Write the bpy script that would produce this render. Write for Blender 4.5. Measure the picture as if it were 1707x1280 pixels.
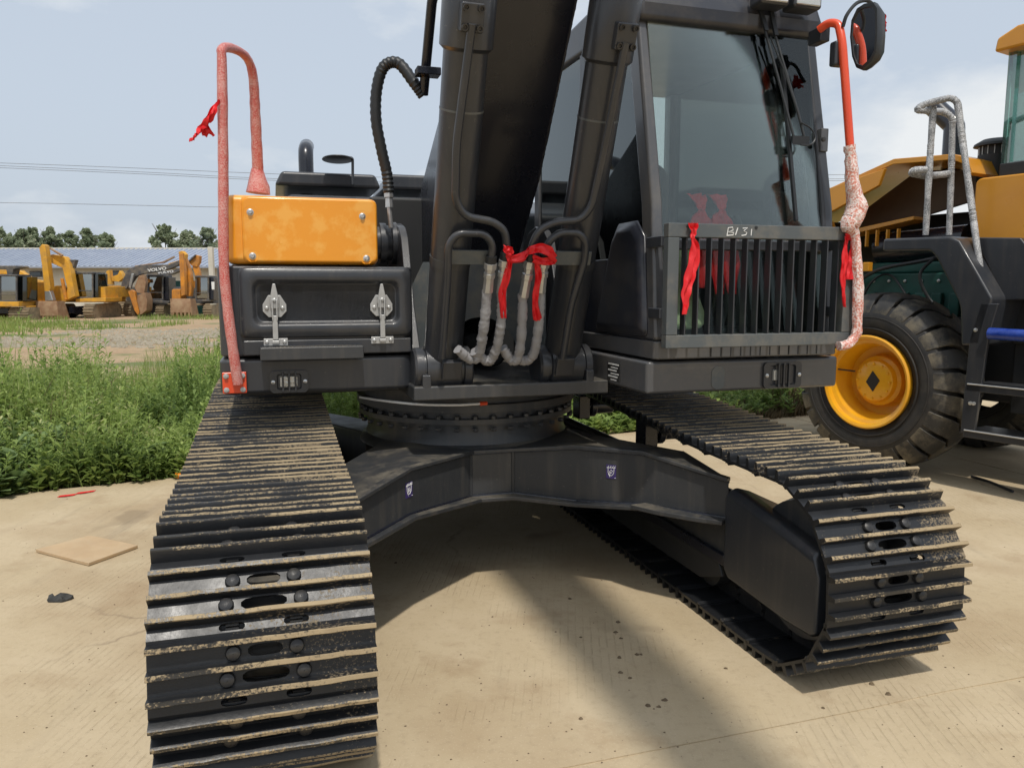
import bpy, bmesh, math, random
import numpy as np
from mathutils import Vector, Matrix
R = math.radians
random.seed(7); np.random.seed(7)
scn = bpy.context.scene
for o in list(bpy.data.objects): bpy.data.objects.remove(o)
COL = scn.collection

# ------------------------------------------------------------------ camera, sky, sun, exposure
HC, PITCH, FPX = 1.49, .1225, 1300.0
cam = bpy.data.objects.new('camera', bpy.data.cameras.new('camera')); COL.objects.link(cam)
cam.location = (0, 0, HC); cam.rotation_euler = (math.pi/2-PITCH, 0, 0)
cam.data.sensor_width = 36; cam.data.lens = FPX/1707*36
cam.data.clip_start = .05; cam.data.clip_end = 3000
scn.camera = cam
scn.render.resolution_x, scn.render.resolution_y = 1024, 767
SUN = Vector((.10, -.525, 1)).normalized()
el, az = math.asin(SUN.z), math.atan2(SUN.x, SUN.y)
w = bpy.data.worlds.new('World'); scn.world = w; w.use_nodes = True
nt = w.node_tree; nt.nodes.clear()
def N(t, **k):
    n = nt.nodes.new(t)
    for a, b in k.items(): setattr(n, a, b)
    return n
out = N('ShaderNodeOutputWorld'); bg = N('ShaderNodeBackground'); bg.inputs[1].default_value = .15
sky = N('ShaderNodeTexSky', sky_type='NISHITA', sun_disc=False, sun_elevation=el, sun_rotation=az)
sky.air_density = 1.3; sky.dust_density = 4.0; sky.ozone_density = 1.2
tc = N('ShaderNodeTexCoord'); mp = N('ShaderNodeMapping'); mp.inputs['Scale'].default_value = (1, 1, 2.2)
mp.inputs['Location'].default_value = (.156, 1.675, 8.319)
no = N('ShaderNodeTexNoise'); no.inputs['Scale'].default_value = 2.3; no.inputs['Detail'].default_value = 8; no.inputs['Roughness'].default_value = .55
rp = N('ShaderNodeValToRGB'); rp.color_ramp.elements[0].position = .50; rp.color_ramp.elements[1].position = .64
hs = N('ShaderNodeHueSaturation'); hs.inputs['Saturation'].default_value = .62
mx = N('ShaderNodeMix', data_type='RGBA'); mx.inputs[7].default_value = (4.35, 4.5, 4.6, 1)
mf = N('ShaderNodeMath', operation='MULTIPLY'); mf.inputs[1].default_value = 1.0
vl = N('ShaderNodeMix', data_type='RGBA'); vl.inputs[0].default_value = .82; vl.inputs[7].default_value = (2.9, 3.3, 3.85, 1)
L = nt.links.new
L(tc.outputs['Generated'], mp.inputs[0]); L(mp.outputs[0], no.inputs['Vector']); L(no.outputs[0], rp.inputs[0])
L(sky.outputs[0], hs.inputs['Color']); L(hs.outputs[0], vl.inputs[6]); L(vl.outputs[2], mx.inputs[6])
L(rp.outputs[0], mf.inputs[0]); L(mf.outputs[0], mx.inputs[0]); L(mx.outputs[2], bg.inputs[0]); L(bg.outputs[0], out.inputs[0])
sl = bpy.data.lights.new('sun', 'SUN'); sl.energy = 2.25; sl.angle = R(2.0); sl.color = (1, .95, .87)
so = bpy.data.objects.new('sun', sl); COL.objects.link(so); so.rotation_euler = SUN.to_track_quat('Z', 'Y').to_euler(); so.location = (0, -10, 20)
vs = scn.view_settings; vs.view_transform = 'Standard'; vs.look = 'None'; vs.exposure = 0.36; vs.gamma = 1
scn.render.engine = 'CYCLES'
scn.cycles.transparent_max_bounces = 24

# ------------------------------------------------------------------ measuring helpers
CX, CY = 853.5, 640.0
def ray(px, py):
    a, b = (px-CX)/FPX, (CY-py)/FPX
    return Vector((a, math.cos(PITCH)+b*math.sin(PITCH), -math.sin(PITCH)+b*math.cos(PITCH)))
def spot(px, py, Y=None, z=None):                       # world point on a known distance or height
    d = ray(px, py); t = Y/d.y if Y is not None else (z-HC)/d.z
    return Vector((0, 0, HC))+d*t
class Frame:                                            # a turned working frame (machine, loader)
    def __init__(s, x, y, yaw): s.o = Vector((x, y, 0)); s.c, s.s = math.cos(yaw), math.sin(yaw)
    def loc(s, w): x, y = w.x-s.o.x, w.y-s.o.y; return Vector((x*s.c+y*s.s, -x*s.s+y*s.c, w.z))
    def at(s, px, py, u=None, v=None, z=None):
        O = s.loc(Vector((0, 0, HC))); d = ray(px, py); D = Vector((d.x*s.c+d.y*s.s, -d.x*s.s+d.y*s.c, d.z))
        i, val = (0, u) if u is not None else (1, v) if v is not None else (2, z)
        return O+D*((val-O[i])/D[i])
    def wall(s, px, py, A, B):                          # point on the upright plane through plan points A, B
        O = s.loc(Vector((0, 0, HC))); d = ray(px, py); D = Vector((d.x*s.c+d.y*s.s, -d.x*s.s+d.y*s.c, d.z))
        n = Vector((B[1]-A[1], A[0]-B[0])); t = ((A[0]-O.x)*n.x+(A[1]-O.y)*n.y)/(D.x*n.x+D.y*n.y)
        return O+D*t
YAW = .294
MF = Frame(-.262, 4.41, YAW)
LYAW = R(-58); LF = Frame(2.9, 6.35, LYAW)
at = MF.at

# ------------------------------------------------------------------ materials
def node_mat(name):
    m = bpy.data.materials.new(name); m.use_nodes = True
    return m, m.node_tree, m.node_tree.nodes['Principled BSDF']
def mat(name, col, rough=.5, metal=0, coat=0, var=None, vs_=6.0, vamt=.5, bump=0, bs=60, dust=0, dcol=(.42, .33, .21), ds=9.0, rv=.12, up=0, spec=.5, contrast=(.4, .65), streak=0, chips=0):
    m, t, b = node_mat(name); ln = t.links.new
    def nn(k, **a):
        n = t.nodes.new(k)
        for p, q in a.items(): setattr(n, p, q)
        return n
    co = nn('ShaderNodeTexCoord').outputs['Object']
    oi = nn('ShaderNodeObjectInfo'); ad = nn('ShaderNodeVectorMath', operation='ADD'); sc = nn('ShaderNodeVectorMath', operation='SCALE')
    cx = nn('ShaderNodeCombineXYZ'); 
    for k in range(3): ln(oi.outputs['Random'], cx.inputs[k])
    sc.inputs['Scale'].default_value = 37; ln(cx.outputs[0], sc.inputs[0]); ln(co, ad.inputs[0]); ln(sc.outputs[0], ad.inputs[1])
    co = ad.outputs[0]
    def noise(s, d=6, r=.6):
        n = nn('ShaderNodeTexNoise'); n.inputs['Scale'].default_value = s; n.inputs['Detail'].default_value = d; n.inputs['Roughness'].default_value = r
        ln(co, n.inputs['Vector']); return n.outputs[0]
    def ramp(x, a, c):
        n = nn('ShaderNodeMapRange'); n.inputs[1].default_value = a; n.inputs[2].default_value = c; ln(x, n.inputs[0]); return n.outputs[0]
    def mul(x, f):
        n = nn('ShaderNodeMath', operation='MULTIPLY'); ln(x, n.inputs[0])
        if hasattr(f, 'links'): ln(f, n.inputs[1])
        else: n.inputs[1].default_value = f
        return n.outputs[0]
    def mix(f, a, c):
        n = nn('ShaderNodeMix', data_type='RGBA'); ln(f, n.inputs[0])
        for i, x in ((6, a), (7, c)):
            if hasattr(x, 'links'): ln(x, n.inputs[i])
            else: n.inputs[i].default_value = (*x, 1)
        return n.outputs[2]
    c = col
    if var is not None: c = mix(mul(ramp(noise(vs_), *contrast), vamt), col, var)
    def snoise(sc3, s, d=5):
        q = nn('ShaderNodeMapping'); q.inputs['Scale'].default_value = sc3; ln(co, q.inputs[0]); n = nn('ShaderNodeTexNoise'); n.inputs['Scale'].default_value = s; n.inputs['Detail'].default_value = d; n.inputs['Roughness'].default_value = .6; ln(q.outputs[0], n.inputs['Vector']); return n.outputs[0]
    if streak: c = mix(mul(ramp(snoise((1, 1, .10), 16), .5, .72), streak), c, (.20, .17, .13))
    if chips: c = mix(mul(ramp(noise(55, 3, .5), .69, .72), chips), c, (.30, .27, .22))
    b.inputs['Metallic'].default_value = metal
    b.inputs['Coat Weight'].default_value = coat; b.inputs['Coat Roughness'].default_value = .12
    b.inputs['Specular IOR Level'].default_value = spec
    rr = nn('ShaderNodeMapRange'); rr.inputs[3].default_value = max(.03, rough-rv); rr.inputs[4].default_value = min(1, rough+rv); ln(noise(vs_*1.7, 4), rr.inputs[0]); rsock = rr.outputs[0]
    if dust:
        f = mul(ramp(noise(ds, 9, .72), .46, .62), dust)
        if up:
            g = nn('ShaderNodeNewGeometry'); sx = nn('ShaderNodeSeparateXYZ'); ln(g.outputs['Normal'], sx.inputs[0])
            f = mul(f, ramp(sx.outputs[2], 1-up, 1))
        c = mix(f, c, dcol)
        mr = nn('ShaderNodeMix', data_type='FLOAT'); ln(f, mr.inputs[0]); ln(rsock, mr.inputs[2]); mr.inputs[3].default_value = .95; rsock = mr.outputs[0]
    if hasattr(c, 'links'): ln(c, b.inputs['Base Color'])
    else: b.inputs['Base Color'].default_value = (*c, 1)
    ln(rsock, b.inputs['Roughness'])
    if bump:
        bn = nn('ShaderNodeBump'); bn.inputs['Strength'].default_value = bump; bn.inputs['Distance'].default_value = .01
        ln(noise(bs, 5), bn.inputs['Height']); ln(bn.outputs[0], b.inputs['Normal'])
    return m
M = {}
M['black'] = mat('charcoal_paint', (.026, .029, .035), .36, coat=.25, var=(.035, .037, .042), vs_=3, vamt=.7, bump=.05, bs=70, dust=.22, ds=4, dcol=(.17, .145, .11), up=1.0, streak=.09, chips=.12)
M['blackgloss'] = mat('black_gloss_paint', (.010, .0115, .019), .28, coat=.25, var=(.013, .0145, .022), vs_=3, bump=.02, bs=40)
M['navy'] = mat('navy_black_paint', (.017, .019, .027), .34, coat=.2, var=(.021, .023, .030), vs_=2, dust=.06, ds=4)
M['deck'] = mat('dusty_black_paint', (.036, .038, .041), .42, coat=.15, var=(.05, .05, .05), vs_=3, bump=.07, bs=50, dust=.55, ds=3.5, dcol=(.2, .17, .12), up=.8, streak=.18, chips=.15)
M['grey'] = mat('slate_grey_paint', (.078, .089, .093), .42, coat=.1, var=(.092, .103, .106), vs_=4, bump=.03, dust=.15, ds=7)
M['cabgrey'] = mat('cab_grey_paint', (.068, .070, .075), .33, coat=.35, var=(.08, .081, .085), vs_=2, rv=.08, dust=.08, ds=4)
M['yellow'] = mat('amber_yellow_paint', (.80, .31, .015), .33, coat=.35, var=(.86, .47, .10), vs_=8.5, vamt=.5, bump=.03, bs=8, contrast=(.5, .6), rv=.15)
M['lyellow'] = mat('loader_yellow_paint', (.62, .27, .016), .32, coat=.3, var=(.55, .23, .02), vs_=2.5, vamt=.7, bump=.02)
M['lrim'] = mat('rim_yellow_paint', (.80, .41, .012), .35, coat=.25, var=(.68, .28, .02), vs_=4, vamt=.7, bump=.03)
M['fyellow'] = mat('worn_yellow_paint', (.72, .36, .025), .5, var=(.40, .21, .05), vs_=2.2, vamt=.55, dust=.3, ds=1.6, dcol=(.25, .17, .09))
M['forange'] = mat('worn_orange_paint', (.66, .25, .02), .5, var=(.35, .14, .03), vs_=2.0, vamt=.8, dust=.5, ds=1.6, dcol=(.25, .15, .07))
M['fgrey'] = mat('far_grey_paint', (.06, .062, .068), .5, var=(.09, .085, .08), vs_=1.2, dust=.3, ds=1.5)
M['rust'] = mat('rusty_steel', (.25, .14, .075), .8, var=(.36, .24, .14), vs_=2.5, vamt=.9, bump=.2, bs=12)
M['mud'] = mat('muddy_track_steel', (.20, .155, .10), .9, var=(.34, .26, .16), vs_=3, vamt=.9, bump=.4, bs=8)
M['orange'] = mat('orange_red_paint', (.72, .075, .02), .35, coat=.3, var=(.62, .05, .015), vs_=6)
def shoe_mat(name, sandy):                              # glossy black paint under speckled dry sand, heavier on some shoes and towards one end
    m, t, b = node_mat(name); ln = t.links.new
    def nn(k, **a):
        n = t.nodes.new(k)
        for p, q in a.items(): setattr(n, p, q)
        return n
    tc = nn('ShaderNodeTexCoord'); oi = nn('ShaderNodeObjectInfo'); sx = nn('ShaderNodeSeparateXYZ'); ln(tc.outputs['Object'], sx.inputs[0])
    sc = nn('ShaderNodeVectorMath', operation='MULTIPLY_ADD'); cx = nn('ShaderNodeCombineXYZ')
    for k in range(3): ln(oi.outputs['Random'], cx.inputs[k])
    ln(cx.outputs[0], sc.inputs[0]); sc.inputs[1].default_value = (31, 17, 23); ln(tc.outputs['Object'], sc.inputs[2])
    def noise(s, d=4, r=.6):
        n = nn('ShaderNodeTexNoise'); n.inputs['Scale'].default_value = s; n.inputs['Detail'].default_value = d; n.inputs['Roughness'].default_value = r; ln(sc.outputs[0], n.inputs['Vector']); return n.outputs[0]
    def rg(x, a, c, lo=0, hi=1):
        n = nn('ShaderNodeMapRange'); n.inputs[1].default_value = a; n.inputs[2].default_value = c; n.inputs[3].default_value = lo; n.inputs[4].default_value = hi; ln(x, n.inputs[0]); return n.outputs[0]
    def op(o, a, c):
        n = nn('ShaderNodeMath', operation=o)
        for i, x in enumerate((a, c)):
            if hasattr(x, 'links'): ln(x, n.inputs[i])
            else: n.inputs[i].default_value = x
        return n.outputs[0]
    big = rg(noise(5, 3), .35, .65, -.12, .12); ends = rg(sx.outputs[0], -.05, .3, -.06, .11); per = rg(oi.outputs['Random'], 0, 1, -.15, .02)
    lvl = op('ADD', op('ADD', big, ends), per)
    f = op('ADD', noise(110, 5, .72), lvl); f = rg(f, .30 if sandy else .555, .44 if sandy else .64)
    f = op('MULTIPLY', f, .92 if sandy else .8)
    c = nn('ShaderNodeMix', data_type='RGBA'); ln(f, c.inputs[0]); c.inputs[6].default_value = (.013, .014, .016, 1) if not sandy else (.03, .028, .025, 1)
    d = nn('ShaderNodeMix', data_type='RGBA'); ln(noise(9), d.inputs[0]); d.inputs[6].default_value = (.24, .18, .105, 1) if sandy else (.17, .13, .085, 1); d.inputs[7].default_value = (.50, .39, .235, 1) if sandy else (.38, .30, .19, 1); ln(d.outputs[2], c.inputs[7])
    ln(c.outputs[2], b.inputs['Base Color'])
    rr = nn('ShaderNodeMix', data_type='FLOAT'); ln(f, rr.inputs[0]); ln(rg(noise(12), .3, .7, .33, .50), rr.inputs[2]); rr.inputs[3].default_value = .95; ln(rr.outputs[0], b.inputs['Roughness'])
    b.inputs['Coat Weight'].default_value = 0
    bn = nn('ShaderNodeBump'); bn.inputs['Strength'].default_value = .22; bn.inputs['Distance'].default_value = .004; ln(noise(70, 5), bn.inputs['Height']); ln(bn.outputs[0], b.inputs['Normal'])
    return m
M['shoe'] = shoe_mat('track_shoe_paint', False); M['sand'] = shoe_mat('sandy_grouser_edge', True)
M['bolt'] = mat('dark_bolt', (.03, .03, .032), .35, metal=.3, var=(.07, .065, .055), vs_=30, bump=.1)
M['steel'] = mat('zinc_steel', (.56, .565, .56), .32, metal=.75, var=(.44, .44, .42), vs_=25)
M['zinc'] = mat('zinc_plate', (.48, .48, .47), .42, metal=.55, var=(.36, .36, .35), vs_=18)
M['sleeve'] = mat('grey_hose_sleeve', (.27, .265, .27), .6, var=(.35, .345, .35), vs_=14, bump=.5, bs=26, spec=.35)
M['hose'] = mat('black_rubber_hose', (.016, .018, .02), .45, bump=.1, bs=60)
M['rubber'] = mat('tyre_rubber', (.018, .018, .019), .62, var=(.035, .034, .032), vs_=6, bump=.1, bs=40, dust=.2, ds=5, dcol=(.12, .10, .075))
M['tread'] = mat('dusty_tread_rubber', (.022, .022, .022), .6, var=(.05, .045, .038), vs_=4, bump=.15, bs=30, dust=.5, ds=3.5, dcol=(.27, .23, .16))
M['ribbon'] = mat('red_ribbon', (.72, .012, .018), .55, var=(.58, .008, .014), vs_=18, bump=.15, bs=30)
M['white'] = mat('white_mark', (.78, .78, .76), .6, var=(.62, .62, .6), vs_=40)
M['purple'] = mat('purple_sticker', (.045, .03, .13), .45)
M['plywood'] = mat('plywood', (.50, .36, .21), .75, var=(.40, .27, .15), vs_=7, bump=.1, bs=30, dust=.4, ds=6, dcol=(.45, .36, .24))
M['green'] = mat('green_engine_paint', (.012, .09, .07), .45, var=(.02, .05, .045), vs_=8)
M['bluewrap'] = mat('blue_plastic_wrap', (.012, .04, .26), .22, var=(.05, .10, .42), vs_=18, bump=.6, bs=20)
M['seat'] = mat('seat_cover', (.56, .60, .36), .8, var=(.70, .72, .48), vs_=40, bump=.5, bs=80)
M['cloth'] = mat('dark_rag', (.035, .036, .035), .9, var=(.08, .078, .07), vs_=30, bump=.6, bs=60)
M['trim'] = mat('cab_trim', (.075, .078, .08), .6, var=(.10, .10, .10), vs_=5)
M['interior'] = mat('dark_interior', (.018, .019, .02), .6)
M['lens'] = mat('lamp_lens', (.55, .55, .52), .12, metal=.5, bump=.3, bs=50)
M['scrap'] = mat('orange_scrap', (.75, .22, .01), .5)
M['plate'] = mat('data_plate', (.03, .03, .03), .4)
def wrap_mat(name, under, foam, s=190, thr=(.25, .42)):  # bubble-wrap sleeve over a painted tube
    m, t, b = node_mat(name); ln = t.links.new
    tc = t.nodes.new('ShaderNodeTexCoord'); v = t.nodes.new('ShaderNodeTexNoise'); v.inputs['Scale'].default_value = s*.55; v.inputs['Detail'].default_value = 4
    n2 = t.nodes.new('ShaderNodeTexNoise'); n2.inputs['Scale'].default_value = 14
    r = t.nodes.new('ShaderNodeMapRange'); r.inputs[1].default_value = .40; r.inputs[2].default_value = .62
    a = t.nodes.new('ShaderNodeMath'); a.operation = 'MULTIPLY_ADD'; a.inputs[1].default_value = .35; 
    x = t.nodes.new('ShaderNodeMix'); x.data_type = 'RGBA'; x.inputs[6].default_value = (*under, 1); x.inputs[7].default_value = (*foam, 1)
    ln(tc.outputs['Object'], v.inputs['Vector']); ln(tc.outputs['Object'], n2.inputs['Vector'])
    ln(n2.outputs[0], a.inputs[0]); a.inputs[2].default_value = -.17
    ad = t.nodes.new('ShaderNodeMath'); ln(v.outputs[0], ad.inputs[0]); ln(a.outputs[0], ad.inputs[1])
    ln(ad.outputs[0], r.inputs[0]); ln(r.outputs[0], x.inputs[0]); ln(x.outputs[2], b.inputs['Base Color'])
    b.inputs['Roughness'].default_value = .35
    bn = t.nodes.new('ShaderNodeBump'); bn.inputs['Strength'].default_value = .6; bn.inputs['Distance'].default_value = .006
    ln(v.outputs[0], bn.inputs['Height']); ln(bn.outputs[0], b.inputs['Normal'])
    return m
M['pinkwrap'] = wrap_mat('bubble_wrap_over_red', (.52, .075, .06), (.66, .36, .32), 430)
M['palewrap'] = wrap_mat('bubble_wrap_bunched', (.60, .20, .14), (.80, .73, .69), 230)
M['silverwrap'] = wrap_mat('bubble_wrap_over_grey', (.14, .145, .15), (.58, .58, .58), 330)
def glass_mat(name, tint, refl=.1, mult=1.15):
    m, t, b = node_mat(name); ln = t.links.new; t.nodes.remove(b)
    o = t.nodes['Material Output']; a = t.nodes.new('ShaderNodeBsdfTransparent'); a.inputs[0].default_value = (*tint, 1)
    g = t.nodes.new('ShaderNodeBsdfGlossy'); g.inputs['Roughness'].default_value = .03; g.inputs[0].default_value = (.86, .90, .88, 1)
    f = t.nodes.new('ShaderNodeFresnel'); f.inputs[0].default_value = 1.5
    ad = t.nodes.new('ShaderNodeMath'); ad.operation = 'MULTIPLY_ADD'; ad.inputs[1].default_value = mult; ad.inputs[2].default_value = refl; ad.use_clamp = True
    x = t.nodes.new('ShaderNodeMixShader'); ln(f.outputs[0], ad.inputs[0]); ln(ad.outputs[0], x.inputs[0]); ln(a.outputs[0], x.inputs[1]); ln(g.outputs[0], x.inputs[2]); ln(x.outputs[0], o.inputs[0])
    return m
M['glass'] = glass_mat('cab_glass', (.87, .90, .87), .02)
M['clearglass'] = glass_mat('lower_cab_glass', (.84, .90, .87), -.01, .55)
M['farglass'] = glass_mat('far_cab_glass', (.35, .38, .38), .30)
M['darkglass'] = glass_mat('tinted_side_glass', (.16, .19, .2), .06)
M['tealglass'] = glass_mat('teal_cab_glass', (.45, .68, .62), .18)
m, t, b = node_mat('mirror_glass'); b.inputs['Metallic'].default_value = 1; b.inputs['Roughness'].default_value = .03; b.inputs['Base Color'].default_value = (.8, .82, .84, 1); M['mirror'] = m
def leaf_mat(name, c1, c2, c3=None, trans=.35, clump=1.3):
    m, t, b = node_mat(name); ln = t.links.new
    g = t.nodes.new('ShaderNodeNewGeometry'); rp = t.nodes.new('ShaderNodeValToRGB')
    e = rp.color_ramp.elements; e[0].color = (*c1, 1); e[1].color = (*c2, 1)
    if c3: k = e.new(.86); k.color = (*c2, 1); e[-1].color = (*c3, 1); e[-1].position = 1
    nz = t.nodes.new('ShaderNodeTexNoise'); nz.inputs['Scale'].default_value = clump; nz.inputs['Detail'].default_value = 3; ln(g.outputs['Position'], nz.inputs['Vector'])
    ma = t.nodes.new('ShaderNodeMath'); ma.operation = 'MULTIPLY_ADD'; ma.inputs[1].default_value = 1.9; ma.inputs[2].default_value = -.95; ln(nz.outputs[0], ma.inputs[0])
    mb_ = t.nodes.new('ShaderNodeMath'); mb_.operation = 'MULTIPLY_ADD'; mb_.inputs[1].default_value = .62; ln(g.outputs['Random Per Island'], mb_.inputs[0]); mc_ = t.nodes.new('ShaderNodeMath'); ln(ma.outputs[0], mc_.inputs[0]); mc_.inputs[1].default_value = .2; ln(mc_.outputs[0], mb_.inputs[2])
    ln(mb_.outputs[0], rp.inputs[0]); ln(rp.outputs[0], b.inputs['Base Color'])
    b.inputs['Roughness'].default_value = .55; b.inputs['Specular IOR Level'].default_value = .3
    tr = t.nodes.new('ShaderNodeBsdfTranslucent'); ln(rp.outputs[0], tr.inputs[0]); x = t.nodes.new('ShaderNodeMixShader'); x.inputs[0].default_value = trans
    ln(b.outputs[0], x.inputs[1]); ln(tr.outputs[0], x.inputs[2]); ln(x.outputs[0], t.nodes['Material Output'].inputs[0])
    return m
M['weed'] = leaf_mat('weed_leaves', (.15, .23, .065), (.37, .47, .13), (.60, .60, .30), trans=.45)
M['grass'] = leaf_mat('grass_blades', (.16, .225, .05), (.30, .38, .10), (.50, .46, .24))
M['broad'] = leaf_mat('broad_leaves', (.13, .20, .075), (.21, .29, .11), trans=.3)
M['crown'] = leaf_mat('hazy_tree_leaves', (.20, .25, .15), (.34, .385, .24), (.48, .50, .36), clump=.35, trans=.5)  # leaf colours lifted so the paleness of distance haze is in the foliage itself
M['dry'] = leaf_mat('dry_brush', (.12, .09, .05), (.25, .19, .11), (.10, .14, .04))
M['bark'] = mat('bark', (.12, .10, .075), .9, bump=.4, bs=10)

# ------------------------------------------------------------------ mesh builder
class MB:
    def __init__(s): s.v, s.f, s.m = [], [], []
    def add(s, vs, fs, mi=0):
        k = len(s.v); s.v += [tuple(p) for p in vs]; s.f += [tuple(k+i for i in f) for f in fs]; s.m += [mi]*len(fs); return s
    def box(s, x0, x1, y0, y1, z0, z1, mi=0):
        return s.add([(x, y, z) for z in (z0, z1) for y in (y0, y1) for x in (x0, x1)],
                     [(0, 2, 3, 1), (4, 5, 7, 6), (0, 1, 5, 4), (2, 6, 7, 3), (0, 4, 6, 2), (1, 3, 7, 5)], mi)
    def skin(s, loops, mi=0, closed=True, caps=True):
        n = len(loops[0]); vs = [p for l in loops for p in l]; fs = []
        for a in range(len(loops)-1):
            for i in range(n if closed else n-1):
                j = (i+1) % n; fs.append((a*n+i, a*n+j, (a+1)*n+j, (a+1)*n+i))
        if caps: fs.append(tuple(range(n-1, -1, -1))); fs.append(tuple((len(loops)-1)*n+i for i in range(n)))
        return s.add(vs, fs, mi)
    def prism(s, poly, ax, a0, a1, mi=0):
        mk = {'x': lambda p, a: (a, p[0], p[1]), 'y': lambda p, a: (p[0], a, p[1]), 'z': lambda p, a: (p[0], p[1], a)}[ax]
        return s.skin([[mk(p, a0) for p in poly], [mk(p, a1) for p in poly]], mi)
    def tube(s, pts, r, n=10, mi=0, caps=True, flat=1.0):
        pts = [Vector(p) for p in pts]; m = len(pts); rs = r if hasattr(r, '__len__') else [r]*m
        T = [(pts[min(i+1, m-1)]-pts[max(i-1, 0)]).normalized() for i in range(m)]
        nrm = T[0].orthogonal().normalized(); loops = []
        for i in range(m):
            nrm = (nrm-T[i]*nrm.dot(T[i])).normalized(); bi = T[i].cross(nrm)
            loops.append([pts[i]+nrm*math.cos(2*math.pi*k/n)*rs[i]+bi*math.sin(2*math.pi*k/n)*rs[i]*flat for k in range(n)])
        return s.skin(loops, mi, True, caps)
    def cyl(s, p0, p1, r, n=16, mi=0): return s.tube([p0, p1], r, n, mi)
    def lathe(s, prof, o, ax, n=32, mi=0, caps=False):
        o, ax = Vector(o), Vector(ax).normalized(); e = ax.orthogonal().normalized(); g = ax.cross(e)
        return s.skin([[o+ax*h+(e*math.cos(2*math.pi*k/n)+g*math.sin(2*math.pi*k/n))*r for k in range(n)] for r, h in prof], mi, True, caps)
    def hull(s, pts, mi=0):
        bm = bmesh.new(); vs = [bm.verts.new(p) for p in pts]; bmesh.ops.convex_hull(bm, input=vs); bm.verts.ensure_lookup_table(); bm.verts.index_update()
        s.add([v.co for v in bm.verts], [[v.index for v in f.verts] for f in bm.faces], mi); bm.free(); return s
    def xf(s, mtx): s.v = [tuple(mtx @ Vector(p)) for p in s.v]; return s
    def mesh(s, name, mats, smooth=True, ang=32):
        me = bpy.data.meshes.new(name); me.from_pydata(s.v, [], s.f)
        for q in (mats if isinstance(mats, (list, tuple)) else [mats]): me.materials.append(M[q] if isinstance(q, str) else q)
        me.polygons.foreach_set('material_index', s.m)
        bm = bmesh.new(); bm.from_mesh(me); bmesh.ops.recalc_face_normals(bm, faces=bm.faces); bm.to_mesh(me); bm.free()
        if smooth: me.polygons.foreach_set('use_smooth', [True]*len(me.polygons)); me.set_sharp_from_angle(angle=R(ang))
        me.update(); return me
    def build(s, name, mats, parent=None, bevel=0, seg=2, **k):
        return put(name, s.mesh(name, mats, **k), parent, bevel, seg)
def put(name, me, parent=None, bevel=0, seg=2):
    o = bpy.data.objects.new(name, me); COL.objects.link(o); o.parent = parent
    if bevel:
        b = o.modifiers.new('bevel', 'BEVEL'); b.width = bevel; b.segments = seg; b.limit_method = 'ANGLE'; b.angle_limit = R(35); b.harden_normals = True
    return o
def tag(o, label, cat, group=None, kind=None):
    if label: o['label'] = label
    if cat: o['category'] = cat
    if group: o['group'] = group
    if kind: o['kind'] = kind
    return o
def empty(name, loc=(0, 0, 0), rz=0, parent=None):
    o = bpy.data.objects.new(name, None); COL.objects.link(o); o.location = loc; o.rotation_euler = (0, 0, rz); o.parent = parent; o.empty_display_size = .1; return o
def rrect(a0, a1, b0, b1, r, n=4):
    p = []
    for cx, cy, s in ((a1-r, b1-r, 0), (a0+r, b1-r, 90), (a0+r, b0+r, 180), (a1-r, b0+r, 270)):
        for k in range(n+1): t = R(s+90*k/n); p.append((cx+r*math.cos(t), cy+r*math.sin(t)))
    return p
def smooth_path(pts, k=6):
    P = [Vector(p) for p in pts]; P = [P[0]*2-P[1]]+P+[P[-1]*2-P[-2]]; o = []
    for i in range(1, len(P)-2):
        for j in range(k):
            t = j/k; a, b, c, d = P[i-1], P[i], P[i+1], P[i+2]
            o.append(.5*((2*b)+(c-a)*t+(2*a-5*b+4*c-d)*t*t+(3*b-a-3*c+d)*t**3))
    return o+[P[-2]]
def fillet(pts, r, k=6):                                # bent tube: straight runs with rounded corners
    P = [Vector(p) for p in pts]; o = [P[0]]
    for i in range(1, len(P)-1):
        a, b, c = P[i-1], P[i], P[i+1]; d1, d2 = (a-b), (c-b); q = min(r, d1.length*.48, d2.length*.48)
        s, e = b+d1.normalized()*q, b+d2.normalized()*q
        for j in range(k+1): t = j/k; o.append(s*(1-t)**2+b*2*t*(1-t)+e*t*t)
    return o+[P[-1]]
def strip(mb, pts, wid, side, th=.0015, mi=0):          # ribbon or strap: a thin band along a path
    P = [Vector(p) for p in pts]; n = len(P); W = wid if hasattr(wid, '__len__') else [wid]*n; S = [Vector(q).normalized() for q in (side if isinstance(side[0], (tuple, list, Vector)) else [side]*n)]
    lo = []
    for i in range(n):
        T = (P[min(i+1, n-1)]-P[max(i-1, 0)]).normalized(); nn = T.cross(S[i]).normalized(); h = S[i]*W[i]/2
        lo.append([P[i]-h+nn*th, P[i]+h+nn*th, P[i]+h-nn*th, P[i]-h-nn*th])
    return mb.skin(lo, mi)
def textmesh(s, size, depth=.004):
    c = bpy.data.curves.new('t', 'FONT'); c.body = s; c.size = size; c.extrude = depth; c.align_x = 'CENTER'; c.align_y = 'CENTER'; c.offset = size*.02
    o = bpy.data.objects.new('t', c); COL.objects.link(o); dg = bpy.context.evaluated_depsgraph_get()
    me = bpy.data.meshes.new_from_object(o.evaluated_get(dg)); bpy.data.objects.remove(o); return me

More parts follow.
